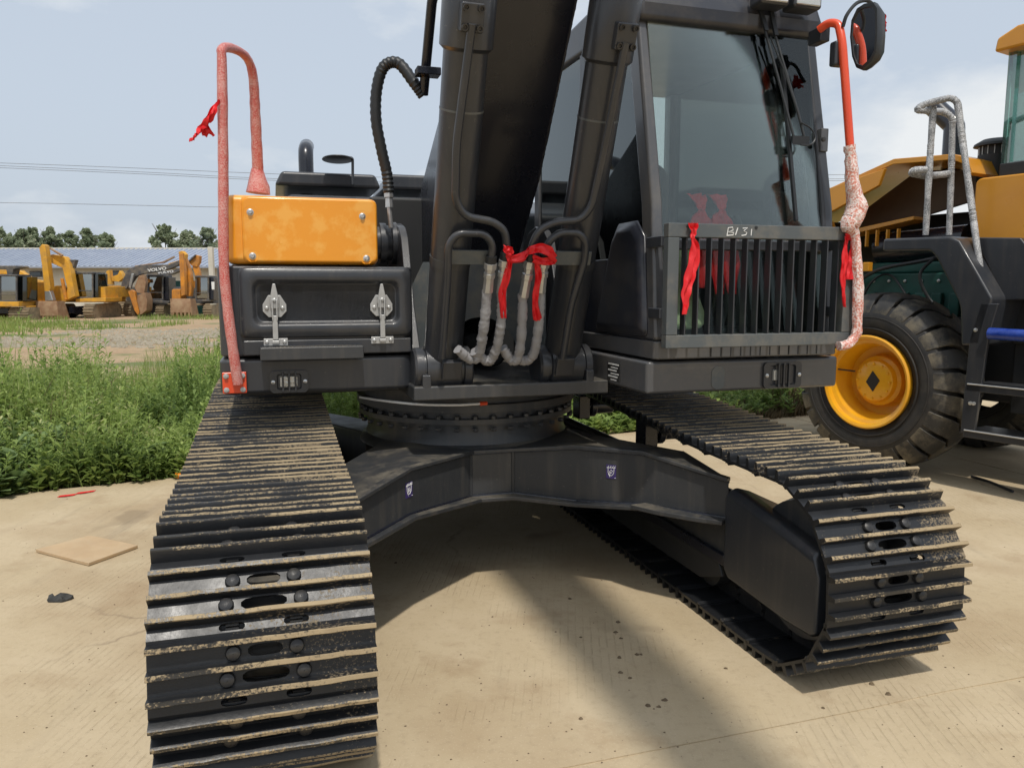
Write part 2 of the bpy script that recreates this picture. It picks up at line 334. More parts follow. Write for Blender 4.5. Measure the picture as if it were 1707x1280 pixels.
# ================================================================== the setting
def gz(x, y):                                            # gentle fall of the yard behind the pavement
    t = min(1, max(0, (y-14)/32)); return -.05-.45*t*t*(3-2*t)
def ground_mat():
    m, t, b = node_mat('yard_soil'); ln = t.links.new
    tc = t.nodes.new('ShaderNodeTexCoord')
    def noise(s, d=8, r=.6):
        n = t.nodes.new('ShaderNodeTexNoise'); n.inputs['Scale'].default_value = s; n.inputs['Detail'].default_value = d; n.inputs['Roughness'].default_value = r; ln(tc.outputs['Object'], n.inputs['Vector']); return n.outputs[0]
    def rg(x, a, c):
        n = t.nodes.new('ShaderNodeMapRange'); n.inputs[1].default_value = a; n.inputs[2].default_value = c; ln(x, n.inputs[0]); return n.outputs[0]
    def mix(f, a, c):
        n = t.nodes.new('ShaderNodeMix'); n.data_type = 'RGBA'; ln(f, n.inputs[0])
        for i, x in ((6, a), (7, c)):
            if hasattr(x, 'links'): ln(x, n.inputs[i])
            else: n.inputs[i].default_value = (*x, 1)
        return n.outputs[2]
    c = mix(rg(noise(.6), .35, .65), (.34, .22, .125), (.40, .29, .17))
    c = mix(rg(noise(7), .45, .7), c, (.27, .20, .12)); c = mix(rg(noise(.23, 5), .52, .6), c, (.13, .15, .05))
    ln(c, b.inputs['Base Color']); b.inputs['Roughness'].default_value = .95
    bn = t.nodes.new('ShaderNodeBump'); bn.inputs['Strength'].default_value = .6; bn.inputs['Distance'].default_value = .06; ln(noise(5), bn.inputs['Height']); ln(bn.outputs[0], b.inputs['Normal'])
    return m
def concrete_mat():
    m, t, b = node_mat('dusty_concrete'); ln = t.links.new
    ge = t.nodes.new('ShaderNodeNewGeometry'); P = ge.outputs['Position']
    mp = t.nodes.new('ShaderNodeMapping'); mp.inputs['Rotation'].default_value = (0, 0, -R(-4)); ln(P, mp.inputs[0])
    def noise(s, d=8, r=.6, v=P):
        n = t.nodes.new('ShaderNodeTexNoise'); n.inputs['Scale'].default_value = s; n.inputs['Detail'].default_value = d; n.inputs['Roughness'].default_value = r; ln(v, n.inputs['Vector']); return n.outputs[0]
    def rg(x, a, c, lo=0, hi=1):
        n = t.nodes.new('ShaderNodeMapRange'); n.inputs[1].default_value = a; n.inputs[2].default_value = c; n.inputs[3].default_value = lo; n.inputs[4].default_value = hi; ln(x, n.inputs[0]); return n.outputs[0]
    def mix(f, a, c):
        n = t.nodes.new('ShaderNodeMix'); n.data_type = 'RGBA'; ln(f, n.inputs[0])
        for i, x in ((6, a), (7, c)):
            if hasattr(x, 'links'): ln(x, n.inputs[i])
            else: n.inputs[i].default_value = (*x, 1)
        return n.outputs[2]
    def mul(a, c):
        n = t.nodes.new('ShaderNodeMath'); n.operation = 'MULTIPLY'; ln(a, n.inputs[0])
        if hasattr(c, 'links'): ln(c, n.inputs[1])
        else: n.inputs[1].default_value = c
        return n.outputs[0]
    c = mix(rg(noise(1.1), .35, .65), (.43, .34, .213), (.51, .416, .28))
    c = mix(mul(rg(noise(.7, 4), .50, .62), .55), c, (.345, .25, .15))
    c = mix(mul(rg(noise(26, 6, .7), .52, .72), .35), c, (.27, .205, .13))
    c = mix(mul(rg(noise(90, 3), .66, .74), .6), c, (.22, .175, .12))
    wv = t.nodes.new('ShaderNodeTexWave'); wv.inputs['Scale'].default_value = 9.5; wv.inputs['Distortion'].default_value = .25; wv.inputs['Detail'].default_value = 1.5; ln(mp.outputs[0], wv.inputs['Vector'])
    gm = mul(rg(wv.outputs['Fac'], .86, .98), rg(noise(.9, 4), .47, .58)); gm = mul(gm, rg(noise(14, 3), .4, .55))
    c = mix(mul(gm, .24), c, (.30, .225, .13))
    vo = t.nodes.new('ShaderNodeTexVoronoi'); vo.feature = 'DISTANCE_TO_EDGE'; vo.inputs['Scale'].default_value = .42
    wp_ = t.nodes.new('ShaderNodeVectorMath'); wp_.operation = 'MULTIPLY_ADD'; nz = t.nodes.new('ShaderNodeTexNoise'); nz.inputs['Scale'].default_value = 3; nz.inputs['Detail'].default_value = 6; ln(P, nz.inputs['Vector']); ln(nz.outputs['Color'], wp_.inputs[0]); wp_.inputs[1].default_value = (.35, .35, 0); ln(P, wp_.inputs[2]); ln(wp_.outputs[0], vo.inputs['Vector'])
    ck_ = mul(rg(vo.outputs['Distance'], .0, .006, 1, 0), rg(noise(.8, 3), .52, .6)); c = mix(mul(ck_, .55), c, (.20, .15, .10))
    c = mix(mul(rg(noise(2.3, 5, .65), .56, .68), .42), c, (.31, .215, .125))
    c = mix(mul(rg(noise(150, 2), .60, .72), .4), c, (.62, .54, .40))
    m2 = t.nodes.new('ShaderNodeMapping'); m2.inputs['Rotation'].default_value = (0, 0, -YAW); m2.inputs['Scale'].default_value = (6, .5, 1); ln(P, m2.inputs[0])
    c = mix(mul(mul(rg(noise(1.0, 5, .6, m2.outputs[0]), .56, .74), rg(noise(.5, 3), .42, .6)), .5), c, (.25, .20, .14))
    c = mix(mul(rg(noise(1.7, 3, .4), .66, .72), .5), c, (.20, .15, .095))
    c = mix(mul(rg(noise(3.1, 6, .7), .6, .72), .35), c, (.56, .46, .32))
    ln(c, b.inputs['Base Color']); b.inputs['Roughness'].default_value = .92; b.inputs['Specular IOR Level'].default_value = .25
    h = t.nodes.new('ShaderNodeMath'); h.operation = 'SUBTRACT'; ln(mul(noise(38, 8, .7), .5), h.inputs[0]); ln(gm, h.inputs[1])
    bn = t.nodes.new('ShaderNodeBump'); bn.inputs['Strength'].default_value = .45; bn.inputs['Distance'].default_value = .006; ln(h.outputs[0], bn.inputs['Height']); ln(bn.outputs[0], b.inputs['Normal'])
    return m
M['soil'] = ground_mat(); M['concrete'] = concrete_mat()
xs = sorted(set([-900, -400, -200]+list(np.arange(-120, 121, 6))+[200, 400, 900])); ys = sorted(set([-300, -100, -30]+list(np.arange(-12, 130, 3))+[160, 240, 400, 900, 1800]))
mb = MB(); rr = random.Random(1)
mb.add([(x, y, gz(x, y)+(rr.uniform(-.05, .05) if y > 12 and abs(x) < 120 and y < 60 else 0)) for y in ys for x in xs], [(j*len(xs)+i, j*len(xs)+i+1, (j+1)*len(xs)+i+1, (j+1)*len(xs)+i) for j in range(len(ys)-1) for i in range(len(xs)-1)])
gr_ = mb.build('ground', ['soil'], ang=80); tag(gr_, 'dusty bare soil yard reaching to the sheds', 'ground', kind='structure')
# pavement: slabs cut along the weedy edge
def clip(poly, n, d):
    o = []
    for i in range(len(poly)):
        a, b = poly[i], poly[(i+1) % len(poly)]; da, db = a[0]*n[0]+a[1]*n[1]-d, b[0]*n[0]+b[1]*n[1]-d
        if da <= 0: o.append(a)
        if da*db < 0: t = da/(da-db); o.append((a[0]+(b[0]-a[0])*t, a[1]+(b[1]-a[1])*t))
    return o
EDGE_N = Vector((-.4472, .8944)); EDGE_D = EDGE_N.dot(Vector((-3.713, 5.515)))
pv = empty('pavement'); tag(pv, 'pale dusty concrete pavement under the machines', 'pavement', kind='structure')
ja = R(17.5); jd, jn = Vector((math.cos(ja), math.sin(ja))), Vector((-math.sin(ja), math.cos(ja))); J0 = Vector((1.155, 2.586))
for i in range(-2, 3):
    for j in range(-2, 3):
        q = [J0+jd*a+jn*b for a, b in ((i*9.1-5.2+.004, j*7.5+.0015), ((i+1)*9.1-5.2-.004, j*7.5+.0015), ((i+1)*9.1-5.2-.004, (j+1)*7.5-.0015), (i*9.1-5.2+.004, (j+1)*7.5-.0015))]
        # ragged joint: break the long edges
        pl = []
        rr = random.Random(i*31+j)
        for k in range(4):
            a, b = q[k], q[(k+1) % 4]
            for s in range(24):
                e = (b-a).normalized(); nrm = Vector((-e.y, e.x)); pl.append(tuple(a.lerp(b, s/24)+nrm*(rr.uniform(0, .005)*(1 if rr.random() < .7 else 3) if s else 0)))
        pl = clip(pl, EDGE_N, EDGE_D)
        if len(pl) > 2:
            mb = MB(); mb.prism(pl, 'z', -.16, 0); mb.build('concrete_slab', ['concrete'], pv, smooth=False)

pl = clip([(-14, -9), (16, -9), (16, 16), (-14, 16)], EDGE_N, EDGE_D-.02); mb = MB(); mb.prism(pl, 'z', -.03, -.004); mb.build('joint_sand', ['concrete'], pv, smooth=False)
# ---- leaf fields
def leaf_mesh(name, V, F, mtl):
    me = bpy.data.meshes.new(name); me.from_pydata(V, [], F); me.materials.append(M[mtl]); me.polygons.foreach_set('use_smooth', [True]*len(F)); me.update(); return me
def field(n, boxf, hgt, wid, bend, seed, leaf=0, lean=.3):
    """n blades or leafy stems; boxf gives a root point, hgt its height"""
    rg = random.Random(seed); V, F = [], []
    for _ in range(n):
        p = boxf(rg)
        if p is None: continue
        x, y, z, hs_ = p; a = rg.uniform(0, 6.283); h = hgt(rg)*hs_; w = wid*rg.uniform(.6, 1.3); la = rg.uniform(0, 6.283); ln = rg.uniform(.05, lean)*h
        dx, dy = math.cos(a)*w/2, math.sin(a)*w/2; lx, ly = math.cos(la)*ln, math.sin(la)*ln; k = len(V)
        if not leaf:
            V += [(x-dx, y-dy, z), (x+dx, y+dy, z), (x+lx*.35+dx*.8, y+ly*.35+dy*.8, z+h*.6), (x+lx*.35-dx*.8, y+ly*.35-dy*.8, z+h*.6), (x+lx*(1+bend), y+ly*(1+bend), z+h)]
            F += [(k, k+1, k+2, k+3), (k+3, k+2, k+4)]
        else:
            sw = .004
            V += [(x-sw, y, z), (x+sw, y, z), (x+lx+sw*.4, y+ly, z+h), (x+lx-sw*.4, y+ly, z+h)]; F.append((k, k+1, k+2, k+3))
            for i in range(leaf):
                t = (i+rg.random())/leaf*.85+.15; c = (x+lx*t, y+ly*t, z+h*t); b = rg.uniform(0, 6.283); L_ = w*rg.uniform(.7, 1.4)*(1.3-t*.7); up = rg.uniform(-.3, .7)
                ex_, ey_, ez_ = math.cos(b)*L_*.85, math.sin(b)*L_*.85, (up+.35)*L_; sx_, sy_ = -math.sin(b)*L_*.22, math.cos(b)*L_*.22; k = len(V)
                V += [c, (c[0]+ex_*.5+sx_, c[1]+ey_*.5+sy_, c[2]+ez_*.6), (c[0]+ex_, c[1]+ey_, c[2]+ez_*.75), (c[0]+ex_*.5-sx_, c[1]+ey_*.5-sy_, c[2]+ez_*.6)]; F.append((k, k+1, k+2, k+3))
    return V, F
def bed(xa, xb, depth, off=.0):                         # root points behind the pavement edge
    def f(rg):
        x = rg.uniform(xa, xb); e = (EDGE_D+.4472*x)/.8944; t = rg.random()**1.25*depth; y = e+off+t-.06*rg.random()
        s = (.5+.5*min(1, t/.9))*(.75+.35*math.sin(x*1.9+1)*math.cos(y*1.3)+.15*math.sin(x*5.1+y*3))
        if t > depth*.55 and math.sin(x*1.1+y*.7) < -.2: return None
        return x, y, gz(x, y), s
    return f
tag(put('weeds', leaf_mesh('weeds', *field(4600, bed(-7.2, -1.2, 4.6), lambda r: r.uniform(.35, 1.05)*(1.25 if r.random() < .12 else 1), .075, .3, 11, 28), 'weed')), 'rank green weeds crowding the left pavement edge', 'weeds', kind='stuff')
def front_bed(rg):
    x = rg.uniform(-6.2, -1.6); e = (EDGE_D+.4472*x)/.8944; y = e+rg.random()**1.6*1.6-.08; 
    if math.sin(x*2.7)+math.sin(x*1.1+2) < -.6: return None
    return x, y, gz(x, y), .6+.4*min(1, (y-e)/.8)
tag(put('leafy_weeds', leaf_mesh('leafy_weeds', *field(900, front_bed, lambda r: r.uniform(.15, .55), .15, .3, 31, 13), 'broad')), 'larger leaved weeds along the front of the weed strip', 'weeds', kind='stuff')
tag(put('dead_stems', leaf_mesh('dead_stems', *field(700, bed(-7.0, -1.3, 3.5, .05), lambda r: r.uniform(.4, 1.05), .007, .8, 33), 'dry')), 'thin pale dead stems standing among the weeds', 'dead stems', kind='stuff')
tag(put('meadow_grass', leaf_mesh('meadow_grass', *field(17000, bed(-9.5, -1.2, 8.0, .15), lambda r: r.uniform(.3, .9), .010, .5, 12), 'grass')), 'light green seeding grass among the weeds', 'grass', kind='stuff')
def far_bed(rg):
    x = rg.uniform(-34, -4); y = rg.uniform(15, 52); n = math.sin(x*.5+y*.23)+math.sin(x*.21-y*.41+2)+.5*math.sin(x*1.3+y*.9)
    band = (28 < y < 44 and x < -17-(y-30)*.25+3*math.sin(y) and math.sin(x*.8+y)+math.sin(y*.9) > -.9)
    if y > 44 and x > -36: n -= .6
    if (n < .35 and not band) or (x > -17.5 and 22 < y < 44): return None
    return x, y, gz(x, y), rg.uniform(.35, 1.0) if band else .8
tag(put('far_grass', leaf_mesh('far_grass', *field(46000, far_bed, lambda r: r.uniform(.12, .5), .032, .5, 13), 'grass')), 'patchy green grass across the dirt yard', 'grass', kind='stuff')
tag(put('brush', leaf_mesh('brush', *field(2600, bed(-1.2, 7.0, 3.2, .1), lambda r: r.uniform(.3, .75), .10, .3, 14, 22), 'weed')), 'green weeds growing behind the parked machines', 'weeds', kind='stuff')
tag(put('dry_brush', leaf_mesh('dry_brush', *field(9000, bed(2.2, 6.0, 1.2, .0), lambda r: r.uniform(.15, .5), .02, .6, 15), 'dry')), 'dry brown brush beside the loader tyre', 'brush', kind='stuff')
# broad-leaved docks in the weed edge
def broad_leaf(L_, Wd):
    mb = MB(); lo = []
    for i in range(7):
        t = i/6; w_ = Wd*math.sin(math.pi*min(.98, t*.92+.06))**.8; z = L_*(.55*t-.75*t*t); lo.append([(-w_, L_*t*.9, z+w_*.35), (-w_*.5, L_*t*.9, z+.01*math.sin(t*20)), (0, L_*t*.9, z-.004), (w_*.5, L_*t*.9, z-.01*math.sin(t*17)), (w_, L_*t*.9, z+w_*.35)])
    mb.skin(lo, 0, False, False); return mb.mesh('leaf', ['broad'], ang=80)
BL = [broad_leaf(.26, .05), broad_leaf(.20, .045), broad_leaf(.32, .06)]
for i, (px, py, lab) in enumerate([(150, 800, 'broad-leaved dock plant above the red tape on the ground'), (180, 780, 'largest broad-leaved dock plant at the middle of the weed edge'), (45, 812, 'broad-leaved dock plant near the left picture edge'), (318, 760, 'broad-leaved dock plant leaning against the left track'), (225, 796, 'low leafy plant at the corner of the bare concrete')]):
    p = spot(px, py, z=0); p.y += .12; d = empty('dock_plant', (p.x, p.y, gz(p.x, p.y)), random.uniform(0, 6)); tag(d, lab, 'plant', 'broad-leaved plants along the pavement edge')
    rr = random.Random(i)
    for k in range(9):
        o = put('leaf', BL[k % 3], d); o.rotation_euler = (rr.uniform(.2, .9), 0, k*.72+rr.uniform(-.3, .3)); o.location = (0, 0, .03+.05*(k % 4)); s = rr.uniform(.7, 1.1); o.scale = (s, s, s)
# gravel heap spread in the yard
rg = random.Random(9); V, F = [], []
for _ in range(7000):
    y = rg.uniform(20.5, 36); x = rg.uniform(-17.0+(y-25)*-.12, -5.5)
    if math.sin(x*.9)+math.sin(y*.8+x*.3) < -1.1: continue
    s = rg.uniform(.025, .085); z = gz(x, y)+s*.3; k = len(V)
    V += [(x+s*rg.uniform(.7, 1.2), y, z), (x, y+s, z+s*.1), (x-s*rg.uniform(.7, 1.2), y, z), (x, y-s, z), (x+s*rg.uniform(-.3, .3), y, z+s*rg.uniform(.6, 1)), (x, y, z-s)]
    F += [(k, k+1, k+4), (k+1, k+2, k+4), (k+2, k+3, k+4), (k+3, k, k+4)]
M['gravel'] = mat('gravel', (.25, .215, .155), .95, var=(.36, .32, .25), vs_=3, vamt=.9)
me = bpy.data.meshes.new('gravel'); me.from_pydata(V, [], F); me.materials.append(M['gravel']); tag(put('gravel', me), 'grey gravel strewn across the yard before the parked excavators', 'gravel', kind='stuff')

# ---- long shed
M['roofsheet'] = mat('grey_blue_roof_sheet', (.27, .31, .39), .6, metal=.0, var=(.35, .39, .46), vs_=.5, vamt=.8, rv=.1)
M['plaster'] = mat('cream_plaster', (.62, .58, .49), .9, var=(.5, .45, .36), vs_=.8, vamt=.7, bump=.1)
M['blueroof'] = mat('blue_roof_sheet', (.02, .13, .62), .4)
SH = empty('long_shed', (-45, 76, gz(-45, 76))); tag(SH, 'long cream shed with ribbed grey-blue roof behind the parked excavators', 'building')
def rel(mb, o): return mb.xf(Matrix.Translation(-Vector(o.location)))
ze, zr = spot(100, 443, Y=76).z, spot(100, 415, Y=84).z
mb = MB(); mb.box(-75, -27.5, 76.6, 91, -.6, ze); rel(mb, SH).build('wall', ['plaster'], SH)
mb = MB(); mb.add([(-76, 75.6, ze-.05), (-27, 75.6, ze-.05), (-27, 84, zr), (-76, 84, zr), (-76, 92.4, ze-.05), (-27, 92.4, ze-.05), (-76, 75.6, ze-.22), (-27, 75.6, ze-.22)], [(0, 1, 2, 3), (3, 2, 5, 4), (6, 7, 1, 0)]); rf = rel(mb, SH).build('roof', ['roofsheet'], SH, smooth=False)
rib = MB(); rib.add([(0, 0, .02), (.14, 0, .02), (.07, 0, .11), (0, 8.4, .02+zr-ze+.05), (.14, 8.4, .02+zr-ze+.05), (.07, 8.4, .11+zr-ze+.05)], [(0, 1, 2), (0, 2, 5, 3), (2, 1, 4, 5)]); RIB = rib.mesh('roof_rib', ['roofsheet'], smooth=False)
for i in range(96):
    o = put('roof_rib', RIB, rf); o.location = Vector((-75.8+i*.51, 75.58, ze-.05))-Vector(SH.location)
mb = MB(); mb.box(-76, -27, 83.8, 84.2, zr-.05, zr+.12); rel(mb, SH).build('ridge_cap', ['plaster'], rf)
for px0, px1 in ((49, 70), (185, 203), (348, 356), (118, 128)):
    a, b = spot(px0, 452, Y=76.5), spot(px1, 462, Y=76.5); mb = MB(); mb.box(a.x, b.x, 76.5, 76.62, b.z, a.z); wn = rel(mb, SH).build('window', ['fgrey'], SH)
    mb = MB(); mb.box(a.x+.1, b.x-.1, 76.47, 76.5, b.z+.1, a.z-.1); rel(mb, SH).build('pane', ['darkglass'], wn); 
    mb = MB(); mb.box(a.x-.1, b.x+.1, 76.4, 76.6, b.z-.12, b.z); rel(mb, SH).build('sill', ['plaster'], wn)
S2 = empty('blue_roofed_shed', (-30, 96, gz(-30, 96))); tag(S2, 'low shed with bright blue roof showing over the grey ridge', 'building')
a, b = spot(304, 416, Y=96), spot(353, 425, Y=96); mb = MB(); mb.prism([(96, b.z), (100, a.z), (104, b.z)], 'x', a.x, b.x); rel(mb, S2).build('roof', ['blueroof'], S2, smooth=False)
mb = MB(); mb.box(a.x+.1, b.x-.1, 96.3, 103.7, -.6, b.z); rel(mb, S2).build('wall', ['plaster'], S2)
po = MB(); c = spot(358, 525, Y=60); po.box(c.x-.25, c.x+.1, 59.8, 60.2, gz(0, 60), spot(358, 412, Y=60).z); tag(po.build('concrete_post', ['plaster'], bevel=.03), 'tall grey concrete post beside the wrapped handrail', 'post')

# ---- poplars
def tree(px, top, Y, wpx, seed, lab):
    b = spot(px, 500, Y=Y); H = spot(px, top, Y=Y).z-gz(0, Y); wd = wpx*Y/FPX/2
    t = empty('poplar_tree', (b.x, Y, gz(0, Y))); tag(t, lab, 'tree', 'trees behind the long shed'); rg = random.Random(seed)
    mb = MB(); mb.tube([(0, 0, 0), (.1, 0, H*.4), (0, .1, H*.9)], [.2, .13, .03], 8)
    for k in range(9):
        z = H*rg.uniform(.25, .8); a = rg.uniform(0, 6.28); mb.tube([(0, 0, z), (math.cos(a)*wd*.4, math.sin(a)*wd*.4, z+H*.09), (math.cos(a)*wd*.7, math.sin(a)*wd*.7, z+H*.2)], [.06, .04, .015], 5)
    mb.build('trunk', ['bark'], t); V, F = [], []
    cl = []
    for k in range(120):
        zt = rg.uniform(.22, .97); rad = wd*min(1, (1.03-zt)*3.4)*min(1, zt*2.6)*rg.uniform(.15, 1.0); a = rg.uniform(0, 6.28); cl.append((rad*math.cos(a), rad*math.sin(a), H*zt, rg.uniform(.6, 1.0)*wd*.25*min(1, .45+(1.0-zt)*1.7)))
    for cx_, cy_, cz_, cr_ in cl:
        for _ in range(42):
            while 1:
                d = Vector((rg.uniform(-1, 1), rg.uniform(-1, 1), rg.uniform(-1, 1)))
                if d.length < 1: break
            p = Vector((cx_, cy_, cz_))+d*cr_*1.15; p.z += abs(d.z)*.1; s = rg.uniform(.12, .27); a = rg.uniform(0, 6.28); u = Vector((math.cos(a), math.sin(a), rg.uniform(-.6, .6)))*s; v_ = Vector((-math.sin(a)*rg.uniform(-1, 1), math.cos(a)*.6, rg.uniform(.3, 1)))*s; k = len(V)
            V += [p-u, p-v_*.8, p+u, p+v_]; F.append((k, k+1, k+2, k+3))
    put('crown', leaf_mesh('crown', V, F, 'crown'), t)
for i, (px, tp, wpx, lab) in enumerate([(8, 378, 46, 'full green poplar at the left picture edge'), (46, 382, 34, 'broad poplar second from the left picture edge'), (62, 379, 34, 'poplar right behind the tip of the yellow stick'), (92, 377, 30, 'tall slim poplar above the yellow excavator boom'), (122, 383, 32, 'poplar above the yellow excavator cab'), (152, 380, 30, 'slim poplar left of the last low tree'), (182, 388, 40, 'low sparse tree ending the left row of poplars'), (280, 372, 38, 'tallest broad tree of the right clump'), (316, 384, 42, 'lower tree in the middle of the right clump'), (348, 377, 34, 'slim poplar just left of the wrapped handrail')]):
    tree(px, tp, 104+(i % 3)*2.5, wpx*1.5, 50+i, lab)
# ---- overhead wires
for i, (y0, y1, y2, lab) in enumerate([(272, 287, 296, 'uppermost thin overhead wire crossing the sky'), (276.5, 295, 303, 'second overhead wire just under the uppermost'), (280, 298, 306, 'third overhead wire of the close upper set'), (338, 344, 343, 'lone lower overhead wire above the poplars')]):
    pts = [spot(x, y, Y=120) for x, y in ((-700, y0-(y1-y0)*1.6), (0, y0), (250, (y0+y1)/2+2), (430, y1+2), (700, y2), (1600, y2-6))]
    mb = MB(); mb.tube(smooth_path(pts, 5), .03, 5); tag(mb.build('power_line', ['fgrey']), lab, 'wire', 'overhead wires')

# ---- parked excavators across the yard
def Z3(px, py, Y): p = spot(px, py, Y=Y); return p.x, p.z
class Far:
    def __init__(s, name, lab, px, Y): s.Y = Y; s.r = empty(name, (spot(px, 525, Y=Y).x, Y, gz(0, Y))); tag(s.r, lab, 'excavator', 'excavators parked across the yard')
    def poly(s, name, pts, y0, y1, mt, bev=.03, par=None):   # outline in metres at its own distance, given real depth
        mb = MB(); mb.prism([Z3(x, y, s.Y+y0) for x, y in pts], 'y', s.Y+y0, s.Y+y1); return rel(mb, s.r).build(name, [mt], par or s.r, bev)
    def bx(s, name, x0, x1, ya, yb, y0, y1, mt, bev=.03, par=None): return s.poly(name, [(x0, ya), (x1, ya), (x1, yb), (x0, yb)], y0, y1, mt, bev, par)
    def track(s, x0, x1, ya, yb, y0, y1):
        a, zt = Z3(x0, ya, s.Y+y0); b, zb = Z3(x1, yb, s.Y+y0); zb = gz(0, s.Y)+.0; h = (zt-zb)/2; pr_ = []
        for t in range(-90, 91, 15): pr_.append((s.Y+y1-h+h*math.cos(R(t)), zb+h+h*math.sin(R(t))))
        for t in range(90, 271, 15): pr_.append((s.Y+y0+h+h*math.cos(R(t)), zb+h+h*math.sin(R(t))))
        mb = MB(); mb.prism(pr_, 'x', a, b); tk = rel(mb, s.r).build('track', ['mud'], s.r)
        n = 7
        for i in range(n):
            t = R(115+130*i/(n-1)); c = Vector((0, s.Y+y0+h+(h+.03)*math.cos(t), zb+h+(h+.03)*math.sin(t)-.0)); mb = MB(); mb.box(a-.02, b+.02, c.y-.03, c.y+.03, c.z-.035, c.z+.035); rel(mb, s.r).build('track_shoe', ['mud'], tk)
    def cab(s, x0, x1, ya, yb, y0, y1, mt, gl='farglass'):
        cb_ = s.bx('cab', x0+1, x1-1, ya+2, yb-1, y0+.12, y1, 'interior')
        for q in ((x0, x0+2.4, ya, yb), (x1-2.4, x1, ya, yb)): s.bx('cab_pillar', *q, y0, y0+.12, mt, .02, cb_)
        s.bx('cab_roof', x0-.5, x1+.5, ya-1.5, ya+2, y0-.05, y1+.1, mt, .04, cb_); s.bx('cab_sill', x0, x1, yb-2, yb+2, y0-.02, y1, mt, .03, cb_); s.bx('window_bar', x0, x1, yb-13, yb-11.6, y0+.02, y0+.1, mt, .01, cb_)
        s.bx('window', x0+2, x1-2, ya+2, yb-2, y0+.06, y0+.09, gl, 0, cb_)
    def bucket(s, x0, x1, ya, yb, y0, y1, mt='rust'):
        a, zt = Z3(x0, ya, s.Y+y0); b, zb = Z3(x1, yb, s.Y+y0); d = y1-y0; Yf = s.Y+y0
        pr_ = [(Yf+.1, zt), (Yf-.02, zt-(zt-zb)*.3), (Yf, zb+(zt-zb)*.25), (Yf+d*.35, zb+.05), (Yf+d, zb+.12), (Yf+d, zb+.2), (Yf+d*.4, zb+.14), (Yf+.1, zb+(zt-zb)*.3), (Yf+.08, zt-(zt-zb)*.3), (Yf+.2, zt)]
        mb = MB(); mb.prism(pr_, 'x', a, b); bk = rel(mb, s.r).build('bucket', [mt], s.r, .02)
        for i in range(5):
            u = a+(b-a)*(i+.5)/5; mb = MB(); mb.box(u-.06, u+.06, Yf-.03, Yf+.05, zb-.02, zb+.3); rel(mb, s.r).build('bucket_tooth', [mt], bk, .01)
        for e_ in (a-.02, b-.02):
            mb = MB(); mb.prism([(Yf, zt), (Yf, zb+.1), (Yf+d, zb+.1), (Yf+d*.6, zt)], 'x', e_, e_+.05); rel(mb, s.r).build('bucket_side', [mt], bk)
# yellow machine with dirty boom
f = Far('parked_excavator', 'yellow excavator with ribbed muddy bucket lowered at its left', 115, 51)
f.track(60, 84, 507, 531, .6, 3.8); f.track(138, 156, 507, 531, 0, 3.8); f.poly('lower_frame', [(98, 512), (140, 510), (140, 526), (118, 522), (100, 531)], .9, 2.6, 'blackgloss'); f.bx('house', 92, 176, 476, 504, 1.6, 4.4, 'fyellow')
f.poly('tank', [(88, 480), (92, 476), (106, 476), (110, 480), (110, 504), (90, 503)], .5, 1.6, 'fyellow', .06); f.poly('skirt', [(126, 498), (176, 496), (176, 503), (126, 504)], .3, 2.5, 'fyellow'); f.poly('engine_side', [(158, 496), (167, 479), (175, 478), (176, 496)], .8, 4.2, 'fyellow')
f.cab(122, 155, 455, 497, .35, 1.7, 'fgrey'); f.bx('cab_flank', 154, 164, 456, 496, .5, 1.7, 'darkglass')
f.poly('boom', [(78, 428), (86, 424), (107, 428), (116, 440), (119, 462), (125, 494), (110, 501), (112, 480), (104, 447), (80, 436)], -.3, .25, 'fyellow'); f.poly('boom_cylinder', [(100, 464), (104, 464), (111, 500), (107, 501)], -.5, -.3, 'forange'); f.poly('stick', [(65, 413), (70, 407), (75, 409), (77, 425), (84, 480), (82, 486), (74, 486), (70, 445)], -1.2, -.7, 'fyellow'); f.poly('arm_cylinder', [(76, 411), (79, 411), (104, 425), (102, 428)], -.6, -.4, 'rust'); f.poly('bucket_link', [(74, 485), (83, 485), (88, 501), (75, 502)], -1.2, -.8, 'steel'); f.bucket(60, 97, 502, 535, -1.5, -.2); f.poly('boom_lamp', [(115, 433), (126, 433), (122, 446), (117, 450)], .0, .4, 'fgrey')
# machine cut by the left picture edge
f = Far('parked_excavator', 'excavator with dark cab and yellow skirt cut by the left edge', 10, 48)
f.track(14, 48, 513, 531, .3, 3.5); f.track(-60, -30, 513, 531, .3, 3.5); f.bx('skirt', -50, 31, 503, 511, 0, 3.0, 'fyellow'); f.bx('house', -50, 50, 470, 505, 1.4, 4.0, 'fyellow'); f.cab(-2, 28, 459, 503, .1, 1.4, 'fgrey'); f.bx('cab_flank', 27.5, 45, 461, 502, .4, 1.5, 'darkglass'); f.bx('lower_frame', -30, 14, 513, 523, .8, 2.5, 'blackgloss')
f.poly('work_platform', [(-30, 443), (36, 443), (38, 446), (22, 449), (20, 459), (12, 459), (10, 449), (-30, 448)], .3, 1.0, 'fgrey')
# yellow machine behind it, only its boom
f = Far('parked_excavator', 'bright yellow excavator showing only its boom and hood behind the left cab', 45, 58)
f.poly('hood', [(-10, 450), (14, 450), (16, 457), (-10, 457)], 0, 2, 'fyellow'); f.poly('boom', [(24, 450), (36, 453), (54, 466), (72, 468), (72, 472), (50, 474), (42, 470), (34, 460), (24, 456)], 0, .5, 'fyellow'); f.poly('hood_lamp', [(48, 472), (62, 472), (66, 478), (62, 485), (48, 484)], .2, 1, 'fgrey'); f.bx('house', -10, 60, 485, 515, .5, 3, 'fyellow'); f.track(10, 40, 507, 520, .2, 3.5)
